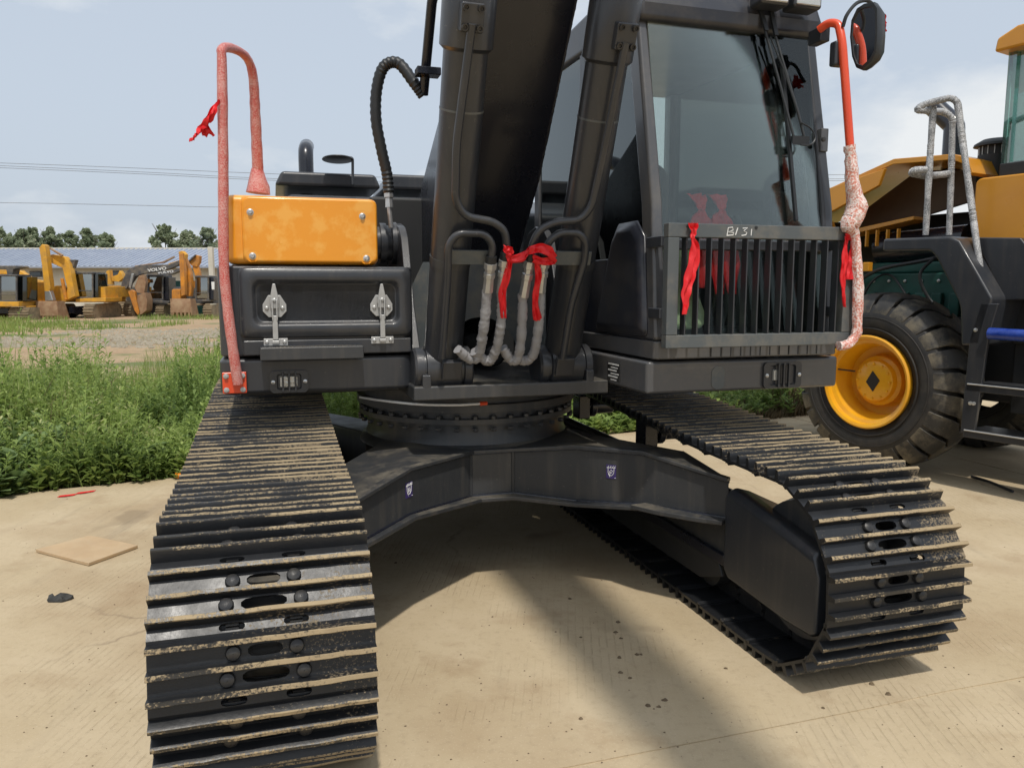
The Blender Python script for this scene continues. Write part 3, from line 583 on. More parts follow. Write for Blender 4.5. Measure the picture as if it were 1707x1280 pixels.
# yellow pieces between
f = Far('parked_excavator', 'yellow excavator half hidden between the muddy bucket machine and the grey boom', 186, 58)
f.poly('stick', [(177, 452), (182, 450), (183, 460), (186, 475), (180, 475), (176, 465)], -.4, .1, 'fyellow'); f.poly('boom', [(165, 459), (176, 457), (177, 465), (168, 467)], 0, .5, 'fyellow'); f.poly('arm_linkage', [(184, 462), (196, 458), (199, 451), (203, 456), (205, 464), (198, 470), (186, 469)], -.2, .3, 'fyellow'); f.poly('tank', [(176, 476), (188, 478), (190, 497), (176, 497)], 0, 1, 'fyellow'); f.bx('house', 165, 195, 485, 500, 1, 3.5, 'fyellow'); f.track(172, 186, 502, 519, .3, 3.5); f.track(196, 206, 502, 519, .3, 3.5)
# grey machine, boom reaching right, with lettering
f = Far('parked_excavator', 'grey excavator with long lettered boom and brown bucket folded in front', 240, 55)
f.track(205, 219, 507, 527, 0, 3.6); f.track(259, 273, 509, 527, 0, 3.6); f.bx('lower_frame', 219, 259, 505, 521, .5, 2.5, 'blackgloss'); f.bx('house', 210, 284, 478, 503, 1.5, 4.4, 'fgrey'); f.poly('deck', [(243, 500), (283, 502), (281, 506), (240, 505)], .0, 2.0, 'fgrey')
f.cab(246, 272, 460, 500, .1, 1.4, 'fgrey'); f.bx('cab_flank', 271.5, 281, 462, 500, .3, 1.5, 'blackgloss')
bo = f.poly('boom', [(201, 479), (203, 470), (211, 452), (220, 446), (232, 442), (280, 441), (298, 434), (299, 441), (284, 448), (262, 453), (236, 457), (224, 462), (210, 482)], -.5, 0, 'fgrey'); f.poly('arm_cylinder', [(224, 443), (272, 436), (290, 427), (291, 429), (273, 438.5), (224, 445)], -.35, -.2, 'rust'); f.poly('boom_cylinder', [(214, 480), (219, 456), (223, 456), (218, 481)], -.8, -.6, 'steel')
f.poly('stick', [(224, 478), (231, 460), (239, 458), (243, 470), (240, 490), (228, 488)], -1.4, -1.0, 'rust'); f.poly('bucket_link', [(213, 486), (219, 483), (224, 486), (232, 520), (230, 526), (224, 518)], -1.6, -1.3, 'forange'); f.poly('bucket', [(229, 492), (241, 488), (245, 500), (244, 518), (236, 524), (230, 526), (227, 510)], -1.5, -.6, 'rust'); f.poly('lamp', [(240, 467), (247, 465), (248, 471), (241, 472)], -.2, .1, 'forange')
def lettering(far, s, px, py, y0, size, ang, par):
    me = textmesh(s, size, .01); me.materials.append(M['white']); x, z = Z3(px, py, far.Y+y0); o = put('boom_lettering', me, par); o.location = Vector((x, far.Y+y0-.012, z))-Vector(far.r.location); o.rotation_euler = (math.pi/2, ang, 0); o.scale = (1.35, 1, 1)
lettering(f, 'VOLVO', 262, 449.3, -.5, .29, -.13, bo)
# second grey machine behind
f = Far('parked_excavator', 'second grey lettered boom crossing behind the grey cab', 280, 60)
bo = f.poly('boom', [(238, 462), (246, 457), (276, 452), (298, 448), (299, 452), (288, 457), (280, 459), (279, 462), (250, 466)], -.3, .2, 'fgrey'); lettering(f, 'VOLVO', 276, 453.8, -.3, .27, -.10, bo); f.poly('arm', [(280, 440), (297, 434), (298, 440), (290, 444), (281, 446)], -.2, .2, 'fyellow'); f.bx('house', 278, 300, 478, 506, .5, 3, 'green'); f.track(276, 290, 505, 522, .2, 3); f.poly('canopy', [(283, 468), (300, 468), (300, 479), (282, 479)], .6, 2, 'green')
# orange machine at the right
f = Far('parked_excavator', 'orange excavator with upright stick and broad rusty bucket, nearest the handrail', 315, 53)
f.track(338, 353, 509, 529, 0, 3.4); f.track(284, 298, 509, 529, .4, 3.4); f.bx('lower_frame', 318, 338, 510, 524, .6, 2.4, 'green'); f.bx('house', 288, 356, 480, 506, 1.4, 4, 'fgrey'); f.cab(325, 348, 461, 501, .1, 1.4, 'fgrey'); f.poly('tank', [(286, 484), (288, 482), (301, 482), (301, 501), (286, 501)], .4, 1.4, 'forange', .05); f.bx('cab_flank', 347.5, 356, 463, 500, .3, 1.4, 'blackgloss')
f.poly('stick', [(298, 424), (305, 422), (307, 447), (308, 492), (302, 494), (300, 460)], -1.2, -.8, 'forange'); f.poly('boom', [(305, 430), (309, 432), (317, 455), (319, 480), (317, 494), (311, 494), (310, 460)], -.4, .1, 'forange'); f.poly('stick_head', [(297, 420), (303, 418), (309, 424), (308, 432), (299, 428)], -1.0, -.5, 'fyellow'); f.poly('boom_cylinder', [(305, 455), (308, 455), (309, 492), (306, 492)], -.7, -.5, 'steel'); f.bucket(284, 319, 498, 529, -1.4, -.2); f.poly('mirror', [(352, 470), (357, 470), (357, 483), (353, 483)], -.1, .0, 'white', .02)
# orange arm far behind it
f = Far('parked_excavator', 'orange excavator arm raised far behind the rusty bucket machine', 325, 66)
f.poly('stick', [(313, 436), (326, 425), (333, 427), (332, 437), (328, 445), (318, 442)], 0, .5, 'forange'); f.poly('arm_cylinder', [(311, 437), (325, 424), (326, 426), (313, 439)], -.2, 0, 'fgrey'); f.poly('boom', [(320, 442), (330, 444), (336, 470), (328, 470)], .1, .5, 'forange'); f.bx('house', 318, 352, 468, 505, 1, 4, 'forange'); f.track(322, 334, 502, 519, .5, 3); f.track(342, 354, 502, 519, .5, 3)

# ================================================================== the main excavator
EX = empty('crawler_excavator', MF.o, YAW)
tag(EX, 'big charcoal crawler excavator with amber tank cover, barred cab guard and raised boom', 'excavator')
G, W = 2.17, .6

# ---- track shoes
def holed(mb, x0, x1, y0, y1, zt, zb, holes, mi=0):
    def q(a, b):
        mb.add([(a, y0, zt), (b, y0, zt), (b, y1, zt), (a, y1, zt)], [(0, 1, 2, 3)], mi); mb.add([(a, y0, zb), (b, y0, zb), (b, y1, zb), (a, y1, zb)], [(3, 2, 1, 0)], mi)
    x = x0
    for xc, yc, a, b in holes:
        l, r = xc-a-.014, xc+a+.014; q(x, l); x = r
        rect = [(l+(r-l)*i/4, y0) for i in range(4)]+[(r, y0+(y1-y0)*i/3) for i in range(3)]+[(r-(r-l)*i/4, y1) for i in range(4)]+[(l, y1-(y1-y0)*i/3) for i in range(3)]
        ov = []
        for X, Y in rect:
            p, s = (X-xc)/((r-l)/2), (Y-yc)/((y1-y0)/2); k = (abs(p)**3.2+abs(s)**3.2)**(1/3.2); ov.append((xc+a*p/k, yc+b*s/k))
        mb.skin([[(*p, zt) for p in rect], [(*p, zt) for p in ov], [(*p, zb) for p in ov], [(*p, zb) for p in rect]], mi, True, False)
    q(x, x1)
    for e in (x0, x1): mb.add([(e, y0, zb), (e, y1, zb), (e, y1, zt), (e, y0, zt)], [(0, 1, 2, 3)], mi)
def shoe_mesh():
    mb = MB(); T = .012; rnd = random.Random(3)
    def bolts(y, dx):
        for s in (-1, 1): mb.lathe([(.021, 0), (.021, .007), (.018, .013), (.009, .0165), (.001, .0175)], (s*dx, y, T*0), (0, 0, 1), 12, 2)
    holed(mb, -.3, .3, -.057, -.011, 0, -T, [(0, -.034, .046, .0165)]); bolts(-.034, .083)
    holed(mb, -.3, .3, .011, .056, 0, -T, [(0, .034, .062, .0175)]); bolts(.034, .100)
    holed(mb, -.3, .3, .078, .108, -.002, -T-.002, [(-.085, .094, .034, .0125), (.085, .094, .034, .0125)])
    mb.skin([[(x, .108, -.002), (x, .124, -.013), (x, .124, -.024), (x, .108, -.014)] for x in (-.3, .3)], 0)
    mb.skin([[(x, -.079, -.002), (x, -.092, -.010), (x, -.092, -.02), (x, -.079, -.014)] for x in (-.3, .3)], 0)
    for yc, h in ((-.068, .035), (0, .033), (.067, .037)):
        lo = []; n = 14
        for i in range(n+1):
            x = -.3+.6*i/n; j = rnd.uniform(-.0016, .0016); k = rnd.uniform(-.001, .001)
            lo.append([(x, yc-.0115, -T), (x, yc-.0115, .002), (x, yc-.0075+k, h-.004+j), (x, yc-.0055+k, h+j), (x, yc+.0055+k, h+j), (x, yc+.0075+k, h-.004+j), (x, yc+.0115, .002), (x, yc+.0115, -T)])
        k0 = len(mb.f); mb.skin(lo, 0)
        for f in range(k0, len(mb.f)):
            if len(mb.f[f]) == 4 and sum(mb.v[i][2] for i in mb.f[f])/4 > h-.003: mb.m[f] = 1
    for s in (-1, 1):
        mb.box(s*.085-.017, s*.085+.017, -.098, .088, -.098, -.013, 2)
    mb.cyl((-.12, -.09, -.062), (.12, -.09, -.062), .022, 10, 2)
    mb.v = [(x, -y, z) for x, y, z in mb.v]
    return mb.mesh('track_shoe', ['shoe', 'sand', 'bolt'])
SHOE = shoe_mesh()
def track_path():
    cf, rf, cr, rr = (-1.80, .40), .365, (1.72, .45), .41; p = []
    for a in np.linspace(270, 90, 40): p.append((cf[0]-abs(math.cos(R(a)))*rf, cf[1]+math.sin(R(a))*rf))
    top = [(-1.80, .765), (-1.2, .778), (-.4, .822), (.1, .848), (.6, .875), (1.2, .875), (1.72, .86)]
    p += [(q.x, q.y) for q in smooth_path([(a, b, 0) for a, b in top], 8)[1:-1]]
    for a in np.linspace(90, -90, 40): p.append((cr[0]+abs(math.cos(R(a)))*rr, cr[1]+math.sin(R(a))*rr))
    p.append(p[0]); return np.array(p)
TP = track_path(); SEG = np.r_[0, np.cumsum(np.hypot(*np.diff(TP, axis=0).T))]; NSH = 49
def on_path(s):
    s %= SEG[-1]; f = lambda q: np.array([np.interp(q % SEG[-1], SEG, TP[:, 0]), np.interp(q % SEG[-1], SEG, TP[:, 1])])
    p = f(s); t = f(s+.06)-f(s-.06); return p, t/np.hypot(*t)
for side, off in ((-1, .35), (1, .05)):
    tr = empty('track', parent=EX)
    for i in range(NSH):
        p, t = on_path((i+off)*SEG[-1]/NSH)
        o = put('track_shoe', SHOE, tr)
        o.matrix_local = Matrix(((1, 0, 0, side*G/2), (0, t[0], -t[1], p[0]+(.045 if side > 0 else 0)), (0, t[1], t[0], p[1]), (0, 0, 0, 1)))
    # ---- track frame, idler, rollers
    k = side; U = lambda a: k*a
    mb = MB(); sec = [(.865, .25), (.865, .575), (.90, .60), (.98, .555), (1.26, .40), (1.26, .25)]
    mb.skin([[(U(a), v, b) for a, b in sec] for v in (-1.40, 1.45)]); fr = mb.build('track_frame', ['deck'], EX, .015)
    mb = MB(); st_ = []
    for v, zb, zi in ((-2.0, .22, .45), (-1.97, .20, .53), (-1.82, .195, .56), (-1.41, .22, .63), (-1.37, .26, .61)):
        st_.append([(U(.835), v, zb), (U(.835), v, zi-.03), (U(.86), v, zi), (U(.93), v, zi-.02), (U(1.27), v, min(zi-.08, .45)), (U(1.27), v, zb)])
    mb.skin(st_); mb.build('idler_guard', ['black'], fr, .014)
    mb = MB(); lo, hi = sorted((U(.846), U(.868)))
    mb.prism([(-1.36, .255), (-1.36, .31), (1.3, .31), (1.3, .255)], 'x', lo, hi); mb.build('frame_rail', ['blackgloss'], fr, .008)
    mb = MB(); mb.prism([(-1.34, .20), (-1.30, .262), (1.25, .262), (1.3, .13), (-1.15, .13)], 'x', *sorted((U(.856), U(.872)))); mb.build('roller_guard', ['interior'], fr, .006)
    mb = MB(); mb.lathe([(.05, -.16), (.27, -.16), (.285, -.10), (.245, -.09), (.245, .09), (.285, .10), (.27, .16), (.05, .16)], (k*G/2, -1.775, .385), (1, 0, 0), 40, caps=True)
    mb.build('idler', ['deck'], EX)
    for v in (-1.15, -.75, -.35, .05, .45, .85, 1.2):
        mb = MB(); mb.lathe([(.04, -.2), (.1, -.18), (.1, -.12), (.08, -.1), (.08, .1), (.1, .12), (.1, .18), (.04, .2)], (k*G/2, v, .19), (1, 0, 0), 18, caps=True); mb.build('track_roller', ['interior'], EX)
    for v in (-.42, .55):
        mb = MB(); lo, hi = sorted((U(.90), U(1.15))); mb.cyl((lo, v, .70), (hi, v, .70), .055, 16); mb.cyl((k*.98, v, .70), (k*1.02, v, .70), .075, 16)
        mb.box(*sorted((U(.89), U(.97))), v-.06, v+.06, .62, .775); mb.build('carrier_roller', ['blackgloss'], EX, .006)

# ---- X-shaped lower frame
LLEG = [(-.126, -.62), (-.50, -1.0), (-.86, -1.42)]; RLEG = [(.091, -.62), (.37, -.76), (.62, -1.0), (.86, -1.36)]
ZT = {-.86: .66, -.50: .715, -.126: .69, .091: .69, .37: .715, .62: .72, .86: .655}; ZB = {-.86: .48, -.50: .50, -.126: .455, .091: .455, .37: .43, .62: .455, .86: .47}
front = LLEG[::-1]+RLEG
mb = MB()
rear = [(-.86, -.98), (-.58, -.42), (-.126, .6), (.091, .6), (.50, .15), (.60, -.42), (.86, -.95)]
top = [(p[0], p[1], ZT[p[0]]) for p in front]; bot = [(p[0], p[1], ZB[p[0]]) for p in front]
rt = [(p[0], p[1], .70) for p in rear]; rb = [(p[0], p[1], .46) for p in rear]
mb.skin([bot, top, rt, rb, bot], 0, False, False)
for i in (0, -1): mb.add([bot[i], top[i], rt[i], rb[i]], [(0, 1, 2, 3)])
xf = mb.build('lower_frame', ['deck'], EX, .006, ang=20)
for k in (-1, 1):
    mb = MB(); q = [(k*.35, .45), (k*.55, .2), (k*.87, .85), (k*.87, 1.25)]; mb.prism(q, 'z', .42, .66); mb.build('rear_leg', ['deck'], xf, .01)
def flange(name, pts, w, th, z, mt='deck'):             # plate edge standing out along the frame's front
    mb = MB(); lo = []
    for i, p in enumerate(pts):
        a, b = Vector(pts[max(i-1, 0)]), Vector(pts[min(i+1, len(pts)-1)]); d = (b-a).normalized(); n = Vector((d.y, -d.x)); q = Vector(p)
        e = q+n*w[i]; lo.append([(q.x-n.x*.02, q.y-n.y*.02, z[i]+.0), (e.x, e.y, z[i]+.0), (e.x, e.y, z[i]+th), (q.x-n.x*.02, q.y-n.y*.02, z[i]+th)])
    mb.skin(lo, 0); return mb.build(name, [mt], xf, .004)
flange('bottom_flange', front, [.03, .04, .07, .07, .05, .05, .06], .02, [ZB[p[0]]-.012 for p in front])
flange('top_flange', front, [.02]*7, .018, [ZT[p[0]]-.012 for p in front])
mb = MB(); mb.prism([(.55, -1.02), (.62, -1.15), (.74, -1.30), (.80, -1.36), (.84, -1.34), (.86, -1.2), (.7, -1.0)], 'z', .452, .474); mb.build('tie_down_lug', ['deck'], xf, .004)
for (u) in (-.126, .091):
    mb = MB(); mb.cyl((u, -.622, .46), (u, -.622, .68), .008, 8); mb.build('weld_seam', ['deck'], xf)

# ---- swing bearing
mb = MB(); mb.lathe([(.60, .66), (.585, .69), (.565, .705), (.555, .735), (.555, .815), (.60, .815), (.60, .84), (.565, .842), (.565, .875), (.61, .877), (.61, .915), (.57, .917), (.57, .995)], (0, 0, 0), (0, 0, 1), 72)
ring = mb.build('swing_bearing', ['deck'], EX)
mb = MB(); mb.lathe([(.0165, 0), (.0165, .012), (.012, .018), (.001, .018)], (0, 0, 0), (0, 0, 1), 6); BOLT = mb.mesh('bolt', ['deck'])
for i in range(40):
    a = 2*math.pi*i/40
    if math.sin(a) > .35: continue
    for r, z in ((.585, .841), (.592, .798)):
        o = put('bolt', BOLT, ring); o.location = (r*math.cos(a), r*math.sin(a), z)
        if z < .82: o.rotation_euler = (math.pi, 0, 0)
mb = MB(); pts = smooth_path([at(600, 662, v=-.42), at(640, 668, v=-.55), at(700, 674, v=-.66), at(760, 675, v=-.68), at(800, 673, v=-.68)], 5); mb.tube(pts, .006, 8); g = mb.build('grease_line', ['white'], EX)
mb = MB(); mb.tube([at(800, 673, v=-.68), at(812, 672, v=-.68)], [.011, .009], 8); mb.build('grease_fitting', ['orange'], EX)

# ---- upper deck
mb = MB(); mb.prism([(-.445, -.86), (.50, -.86), (.50, .4), (1.38, .4), (1.38, 2.3), (-1.2, 2.3), (-1.2, -.45), (-.445, -.45)], 'z', .985, 1.05); mb.build('revolving_deck', ['deck'], EX, .008)
mb = MB()
poly = [(-.86, 1.04), (-.86, 1.10), (-.62, 1.16), (-.45, 1.40), (-.30, 1.74), (-.22, 1.80), (-.08, 1.83), (.06, 1.80), (.14, 1.72), (.6, 1.3), (.7, 1.04)]
for u0, u1 in ((-.405, -.365), (.385, .425)):
    mb = MB(); mb.prism(poly, 'x', u0, u1); mb.build('boom_bracket', ['black'], EX, .006)
for sgn in (-1,):
    mb = MB(); c = Vector((0, -.09, 1.725)); mb.lathe([(.02, -.525), (.075, -.525), (.085, -.515), (.085, -.49), (.105, -.488), (.105, -.455), (.092, -.453), (.092, -.43), (.11, -.428), (.11, -.40), (.05, -.40)], c, (1, 0, 0), 32, caps=True)
    bp = mb.build('boom_foot_boss', ['black'], EX)
    mb = MB(); mb.lathe([(.001, -.532), (.05, -.532), (.056, -.524)], c, (1, 0, 0), 24); mb.build('pin_cap_reflection', ['yellow'], bp)  # yellow reflection in the boss cap, put in as amber paint
mb = MB(); z0, z1 = 1.05, 1.62
arch = [(.21*math.cos(R(a)), 1.10+.24*max(0, math.sin(R(a)))) for a in range(180, -1, -15)]
mb.skin([[(u, -.34, z) for u, z in arch], [(p[0]*1.0, -.34, p[1]) for p in ([(-.36, 1.05)]+[(-.36, 1.3), (-.36, 1.5), (-.30, z1), (-.2, z1), (-.1, z1), (0, z1), (.1, z1), (.2, z1), (.3, z1), (.36, 1.5), (.36, 1.3)]+[(.36, 1.05)])]], 0, False, False)
mb.build('bulkhead', ['grey'], EX)
mb = MB(); mb.box(-.36, .36, .25, .27, 1.05, 1.6); mb.build('bay_rear_wall', ['interior'], EX)
for i, (u, v, z, r) in enumerate([(-.12, -.2, 1.15, .07), (0, -.1, 1.2, .06), (.1, -.2, 1.14, .06)]):
    mb = MB(); mb.lathe([(.001, -.08), (r*.6, -.08), (r, -.05), (r, .05), (r*.6, .08), (.001, .08)], (u, v, z), (0, 1, .3), 16); mb.build('hydraulic_valve', ['interior'], EX)

# ---- boom, stick, rods
low = [(.30, 1.12), (-.137, 1.42), (-.505, 1.82), (-.687, 2.0), (-1.164, 2.66), (-1.8, 3.5), (-2.3, 4.0), (-3.1, 4.42), (-4.6, 4.72)]
upp = [(-4.66, 5.12), (-3.2, 5.06), (-2.15, 4.70), (-1.5, 3.82), (-1.0, 3.05), (-.5, 2.43), (.158, 2.09), (.58, 1.80), (.62, 1.5), (.5, 1.2)]
mb = MB(); mb.prism(low+upp, 'x', -.205, .205); boom = mb.build('boom', ['blackgloss'], EX, .008)
def bead(pts, r, parent, seed=1):                       # weld bead: a slightly uneven ridge
    P_ = [Vector(p) for p in pts]; D_ = []
    for a, b in zip(P_, P_[1:]):
        n = max(2, int((b-a).length/.012)); D_ += [a.lerp(b, i/n) for i in range(n)]
    rb = random.Random(seed); MB().tube(D_+[P_[-1]], [r*rb.uniform(.8, 1.2) for _ in range(len(D_)+1)], 6).build('weld_bead', ['blackgloss'], parent)
for u in (-.196, .196): bead([(u, a, b-.002) for a, b in low[:6]], .006, boom, 2)
bead([(p[0], p[1]-.004, ZB[p[0]]+.010) for p in front], .006, xf, 3); bead([(p[0], p[1]-.004, ZT[p[0]]-.014) for p in front], .005, xf, 4)
mb = MB(); mb.prism([(-4.3, 4.6), (-4.2, 5.2), (-4.7, 5.45), (-5.6, 4.75), (-7.1, 3.15), (-7.0, 3.0), (-5.5, 4.2)], 'x', -.17, .17); mb.build('stick', ['blackgloss'], EX, .01)
CB = Vector((0, -.75, 1.13)); CD = Vector((0, -.55, 1.37)).normalized(); CN = Vector((0, -1.37, -.55)).normalized()
def cylpt(px, py, off):                                 # point on the plane lying `off` in front of the cylinder axes
    O = MF.loc(Vector((0, 0, HC))); d = ray(px, py); D = Vector((d.x*MF.c+d.y*MF.s, -d.x*MF.s+d.y*MF.c, d.z))
    return O+D*((off-(O-CB).dot(CN))/D.dot(CN))
def cp(u, s, f=0): return Vector((u, 0, 0))+CB+CD*s+CN*f
for k, blk in ((-1, (787, 30)), (1, (1043, 62))):
    u = k*.292; mb = MB()
    mb.tube([cp(u, .0), cp(u, 1.38)], .087, 28)
    cy = mb.build('boom_cylinder', ['black'], EX)
    mb = MB(); mb.tube([cp(u, 1.36), cp(u, 1.375), cp(u, 1.62), cp(u, 1.64)], [.088, .104, .104, .092], 28); mb.build('gland', ['black'], cy)
    mb = MB(); mb.tube([cp(u, 1.62), cp(u, 2.35)], .055, 20); mb.build('piston_rod', ['steel'], cy)
    mb = MB(); mb.tube([cp(u, 1.14), cp(u, 1.148)], .0885, 28); mb.build('weld_seam', ['grey'], cy)
    mb = MB(); mb.tube([cp(u, .50), cp(u, .535)], .0895, 28); mb.build('band_clamp', ['deck'], cy)
    b = cylpt(*blk, .125); mt = Matrix.Translation(b) @ Matrix((Vector((1, 0, 0)), CD, CN)).transposed().to_4x4()
    mb = MB().box(-.043, .043, -.05, .05, -.05, .012).xf(mt); pb = mb.build('port_block', ['black'], EX, .006)
    for i in (-1, 1):
        for j in (-1, 1):
            mb = MB(); mb.lathe([(.0125, 0), (.0125, .014), (.008, .014), (.006, .008), (.001, .008)], (i*.028, j*.033, .012), (0, 0, 1), 10).xf(mt); mb.build('bolt', ['bolt'], pb)
    # foot boss with washers
    mb = MB(); mb.lathe([(.03, -.15), (.088, -.15), (.098, -.14), (.098, -.11), (.088, -.108), (.088, -.098), (.104, -.096), (.104, .06), (.09, .064), (.09, .075), (.1, .078), (.1, .11), (.088, .12), (.03, .12)], CB+Vector((u-.01*k, 0, -.01)), (k*-1, 0, 0), 32, caps=True); mb.build('cylinder_foot', ['black'], cy)
    mb = MB().box(-.045, .045, -.04, .05, .0, .03); mb.xf(Matrix.Translation(cp(u+.02*(-k), .03, .09)) @ Matrix((Vector((1, 0, 0)), CD, CN)).transposed().to_4x4()); q = mb.build('port_block', ['black'], cy, .005)
# hydraulic tubes on the cylinders
TUB = [[(787, 40), (783, 69), (761, 240), (759, 335), (775, 361), (823, 370), (842, 385), (846, 424)],
       [(737, 597), (746, 470), (747, 410), (762, 389), (808, 389), (822, 408), (819, 432)],
       [(1043, 72), (1006, 258), (987, 344), (968, 367), (925, 370), (897, 384), (885, 415), (884, 432)],
       [(938, 597), (952, 508), (975, 434), (977, 402), (964, 388), (932, 388), (913, 404), (908, 430)]]
for i, T in enumerate(TUB):
    pts = [cylpt(x, y, .13 if j else .14) for j, (x, y) in enumerate(T)]
    mb = MB(); mb.tube(fillet(pts, .055, 6), .0165, 12); mb.build('hydraulic_tube', ['black'], EX)
for a, b in (((752, 416), (815, 440)), ((926, 418), (982, 441))):
    p, q = cylpt(*a, .10), cylpt(*b, .10); mb = MB(); mb.hull([p+CN*.012, q+CN*.012, Vector((q.x, p.y, p.z))+CN*.012, Vector((p.x, q.y, q.z))+CN*.012, p, q, Vector((q.x, p.y, p.z)), Vector((p.x, q.y, q.z))]); mb.build('tube_bracket', ['grey'], EX, .003)
HO = [([(818, 438), (813, 486)], [(812, 484), (809, 525), (805, 555), (801, 580), (793, 598), (779, 596), (763, 582)]),
      ([(842, 432), (836, 488)], [(836, 486), (836, 525), (832, 560), (826, 585), (815, 602), (803, 596), (790, 586)]),
      ([(884, 434), (873, 494)], [(872, 490), (870, 540), (867, 578), (861, 600), (850, 598), (838, 580)]),
      ([(907, 434), (901, 486)], [(901, 484), (899, 530), (894, 570), (887, 594), (873, 602), (862, 592)])]
for i, (ft, hs_) in enumerate(HO):
    a, b = cylpt(*ft[0], .13), cylpt(*ft[1], .13); mb = MB(); l = [a.lerp(b, t) for t in (0, .02, .2, .22, .34, .36, .5, .52, 1)]
    mb.tube(l[:2]+l[2:], [.02, .028, .028, .022, .022, .026, .026, .022, .024], 8); mb.build('hose_fitting', ['steel'], EX)
    mb = MB(); d = (a-b).normalized(); mb.tube([a+d*.03, a-d*.002], .024, 10); mb.build('tube_end', ['hose'], EX)
    pts = smooth_path([cylpt(x, y, .125+.015*math.sin(j)) for j, (x, y) in enumerate(hs_)], 12); rr = random.Random(i)
    mb = MB(); mb.tube(pts, [.0215*(1+.05*math.sin(j*.7+i)+rr.uniform(-.06, .06)) for j in range(len(pts))], 14)
    mb.v = [tuple(c+rr.uniform(-.0022, .0022) for c in p) for p in mb.v]; mb.build('hydraulic_hose', ['sleeve'], EX, ang=70)

# ---- tank side: toolbox, amber cover, latches, lamp
VB = -.70
mb = MB(); mb.prism(rrect(-1.262, -.412, VB, .55, .05, 5), 'z', 1.19, 1.585); tb = mb.build('toolbox', ['black'], EX, .012)
mb = MB(); mb.prism(rrect(-1.268, -.415, VB-.004, .55, .05, 5), 'z', 1.025, 1.182); sk = mb.build('skirt', ['black'], EX, .018, 3)
def emboss(name, u0, u1, z0, z1, steps, mtl, parent, r=.035):
    mb = MB(); lo = []
    for ins, v, rr in steps: lo.append([(u, v, z) for u, z in rrect(u0+ins, u1-ins, z0+ins, z1-ins, max(.004, rr), 5)])
    mb.skin(lo, 0, True, False); n = len(lo[0]); k = len(mb.v)-n; mb.f.append(tuple(range(k, k+n))); mb.m.append(0)
    return mb.build(name, [mtl], parent, ang=50)
door = emboss('toolbox_door', -1.175, -.425, 1.272, 1.578, [(0, VB+.004, .02), (0, VB-.016, .03), (.008, VB-.026, .03), (.05, VB-.028, .035), (.058, VB-.024, .035), (.066, VB-.004, .03), (.074, VB+.0, .03)], 'black', tb)
mb = MB(); mb.box(-1.165, -.43, VB-.02, VB+.01, 1.195, 1.262); mb.build('door_sill', ['black'], tb, .006)
mb = MB(); mb.box(-1.095, -.655, -.80, VB+.01, 1.178, 1.236); stp = mb.build('step_ledge', ['deck'], EX, .006)
for i in range(26):
    mb = MB(); u = -1.083+i*.0164
    mb.lathe([(.005, 0), (.004, .003), (.001, .0035)], (u, -.792 + (i % 2)*.006, 1.2355), (0, 0, 1), 6); mb.build('grip_stud', ['deck'], stp)
for px in (458, 637):
    u = at(px, 520, v=-.73).x; V0 = VB-.001; mb = MB(); Q = lambda z: z
    mb.prism([(u-.050, 1.388), (u-.050, 1.418), (u-.026, 1.458), (u+.026, 1.458), (u+.050, 1.418), (u+.050, 1.388), (u+.026, 1.362), (u-.026, 1.362)], 'y', V0-.012, V0)
    lt = mb.build('latch', ['zinc'], EX, .002)
    mb = MB(); mb.prism([(u-.017, 1.40), (u-.017, 1.452), (u-.006, 1.508), (u+.006, 1.508), (u+.017, 1.452), (u+.017, 1.40)], 'y', V0-.036, V0-.022); mb.build('lever', ['zinc'], lt, .003)
    mb = MB(); mb.box(u-.020, u+.020, V0-.03, V0-.01, 1.42, 1.455); mb.box(u-.012, u-.006, V0-.05, V0-.012, 1.35, 1.44); mb.box(u+.006, u+.012, V0-.05, V0-.012, 1.35, 1.44); mb.build('hinge', ['zinc'], lt, .002)
    mb = MB(); mb.box(u-.0115, u+.0115, V0-.044, V0-.034, 1.265, 1.37); mb.box(u-.015, u+.015, V0-.045, V0-.02, 1.247, 1.262); mb.build('hook', ['zinc'], lt, .003)
    mb = MB(); mb.box(u-.051, u+.051, V0-.024, V0-.018, 1.238, 1.27); mb.build('strike_plate', ['zinc'], lt, .002)
    for du, z, vv in ((-.033, 1.402, -.013), (.033, 1.402, -.013), (-.037, 1.254, -.0245), (.037, 1.254, -.0245), (0, 1.437, -.0365)):
        mb = MB(); mb.lathe([(.009, 0), (.009, .004), (.005, .007), (.001, .007)], (u+du, V0+vv, z), (0, -1, 0), 8); mb.build('rivet', ['zinc'], lt)
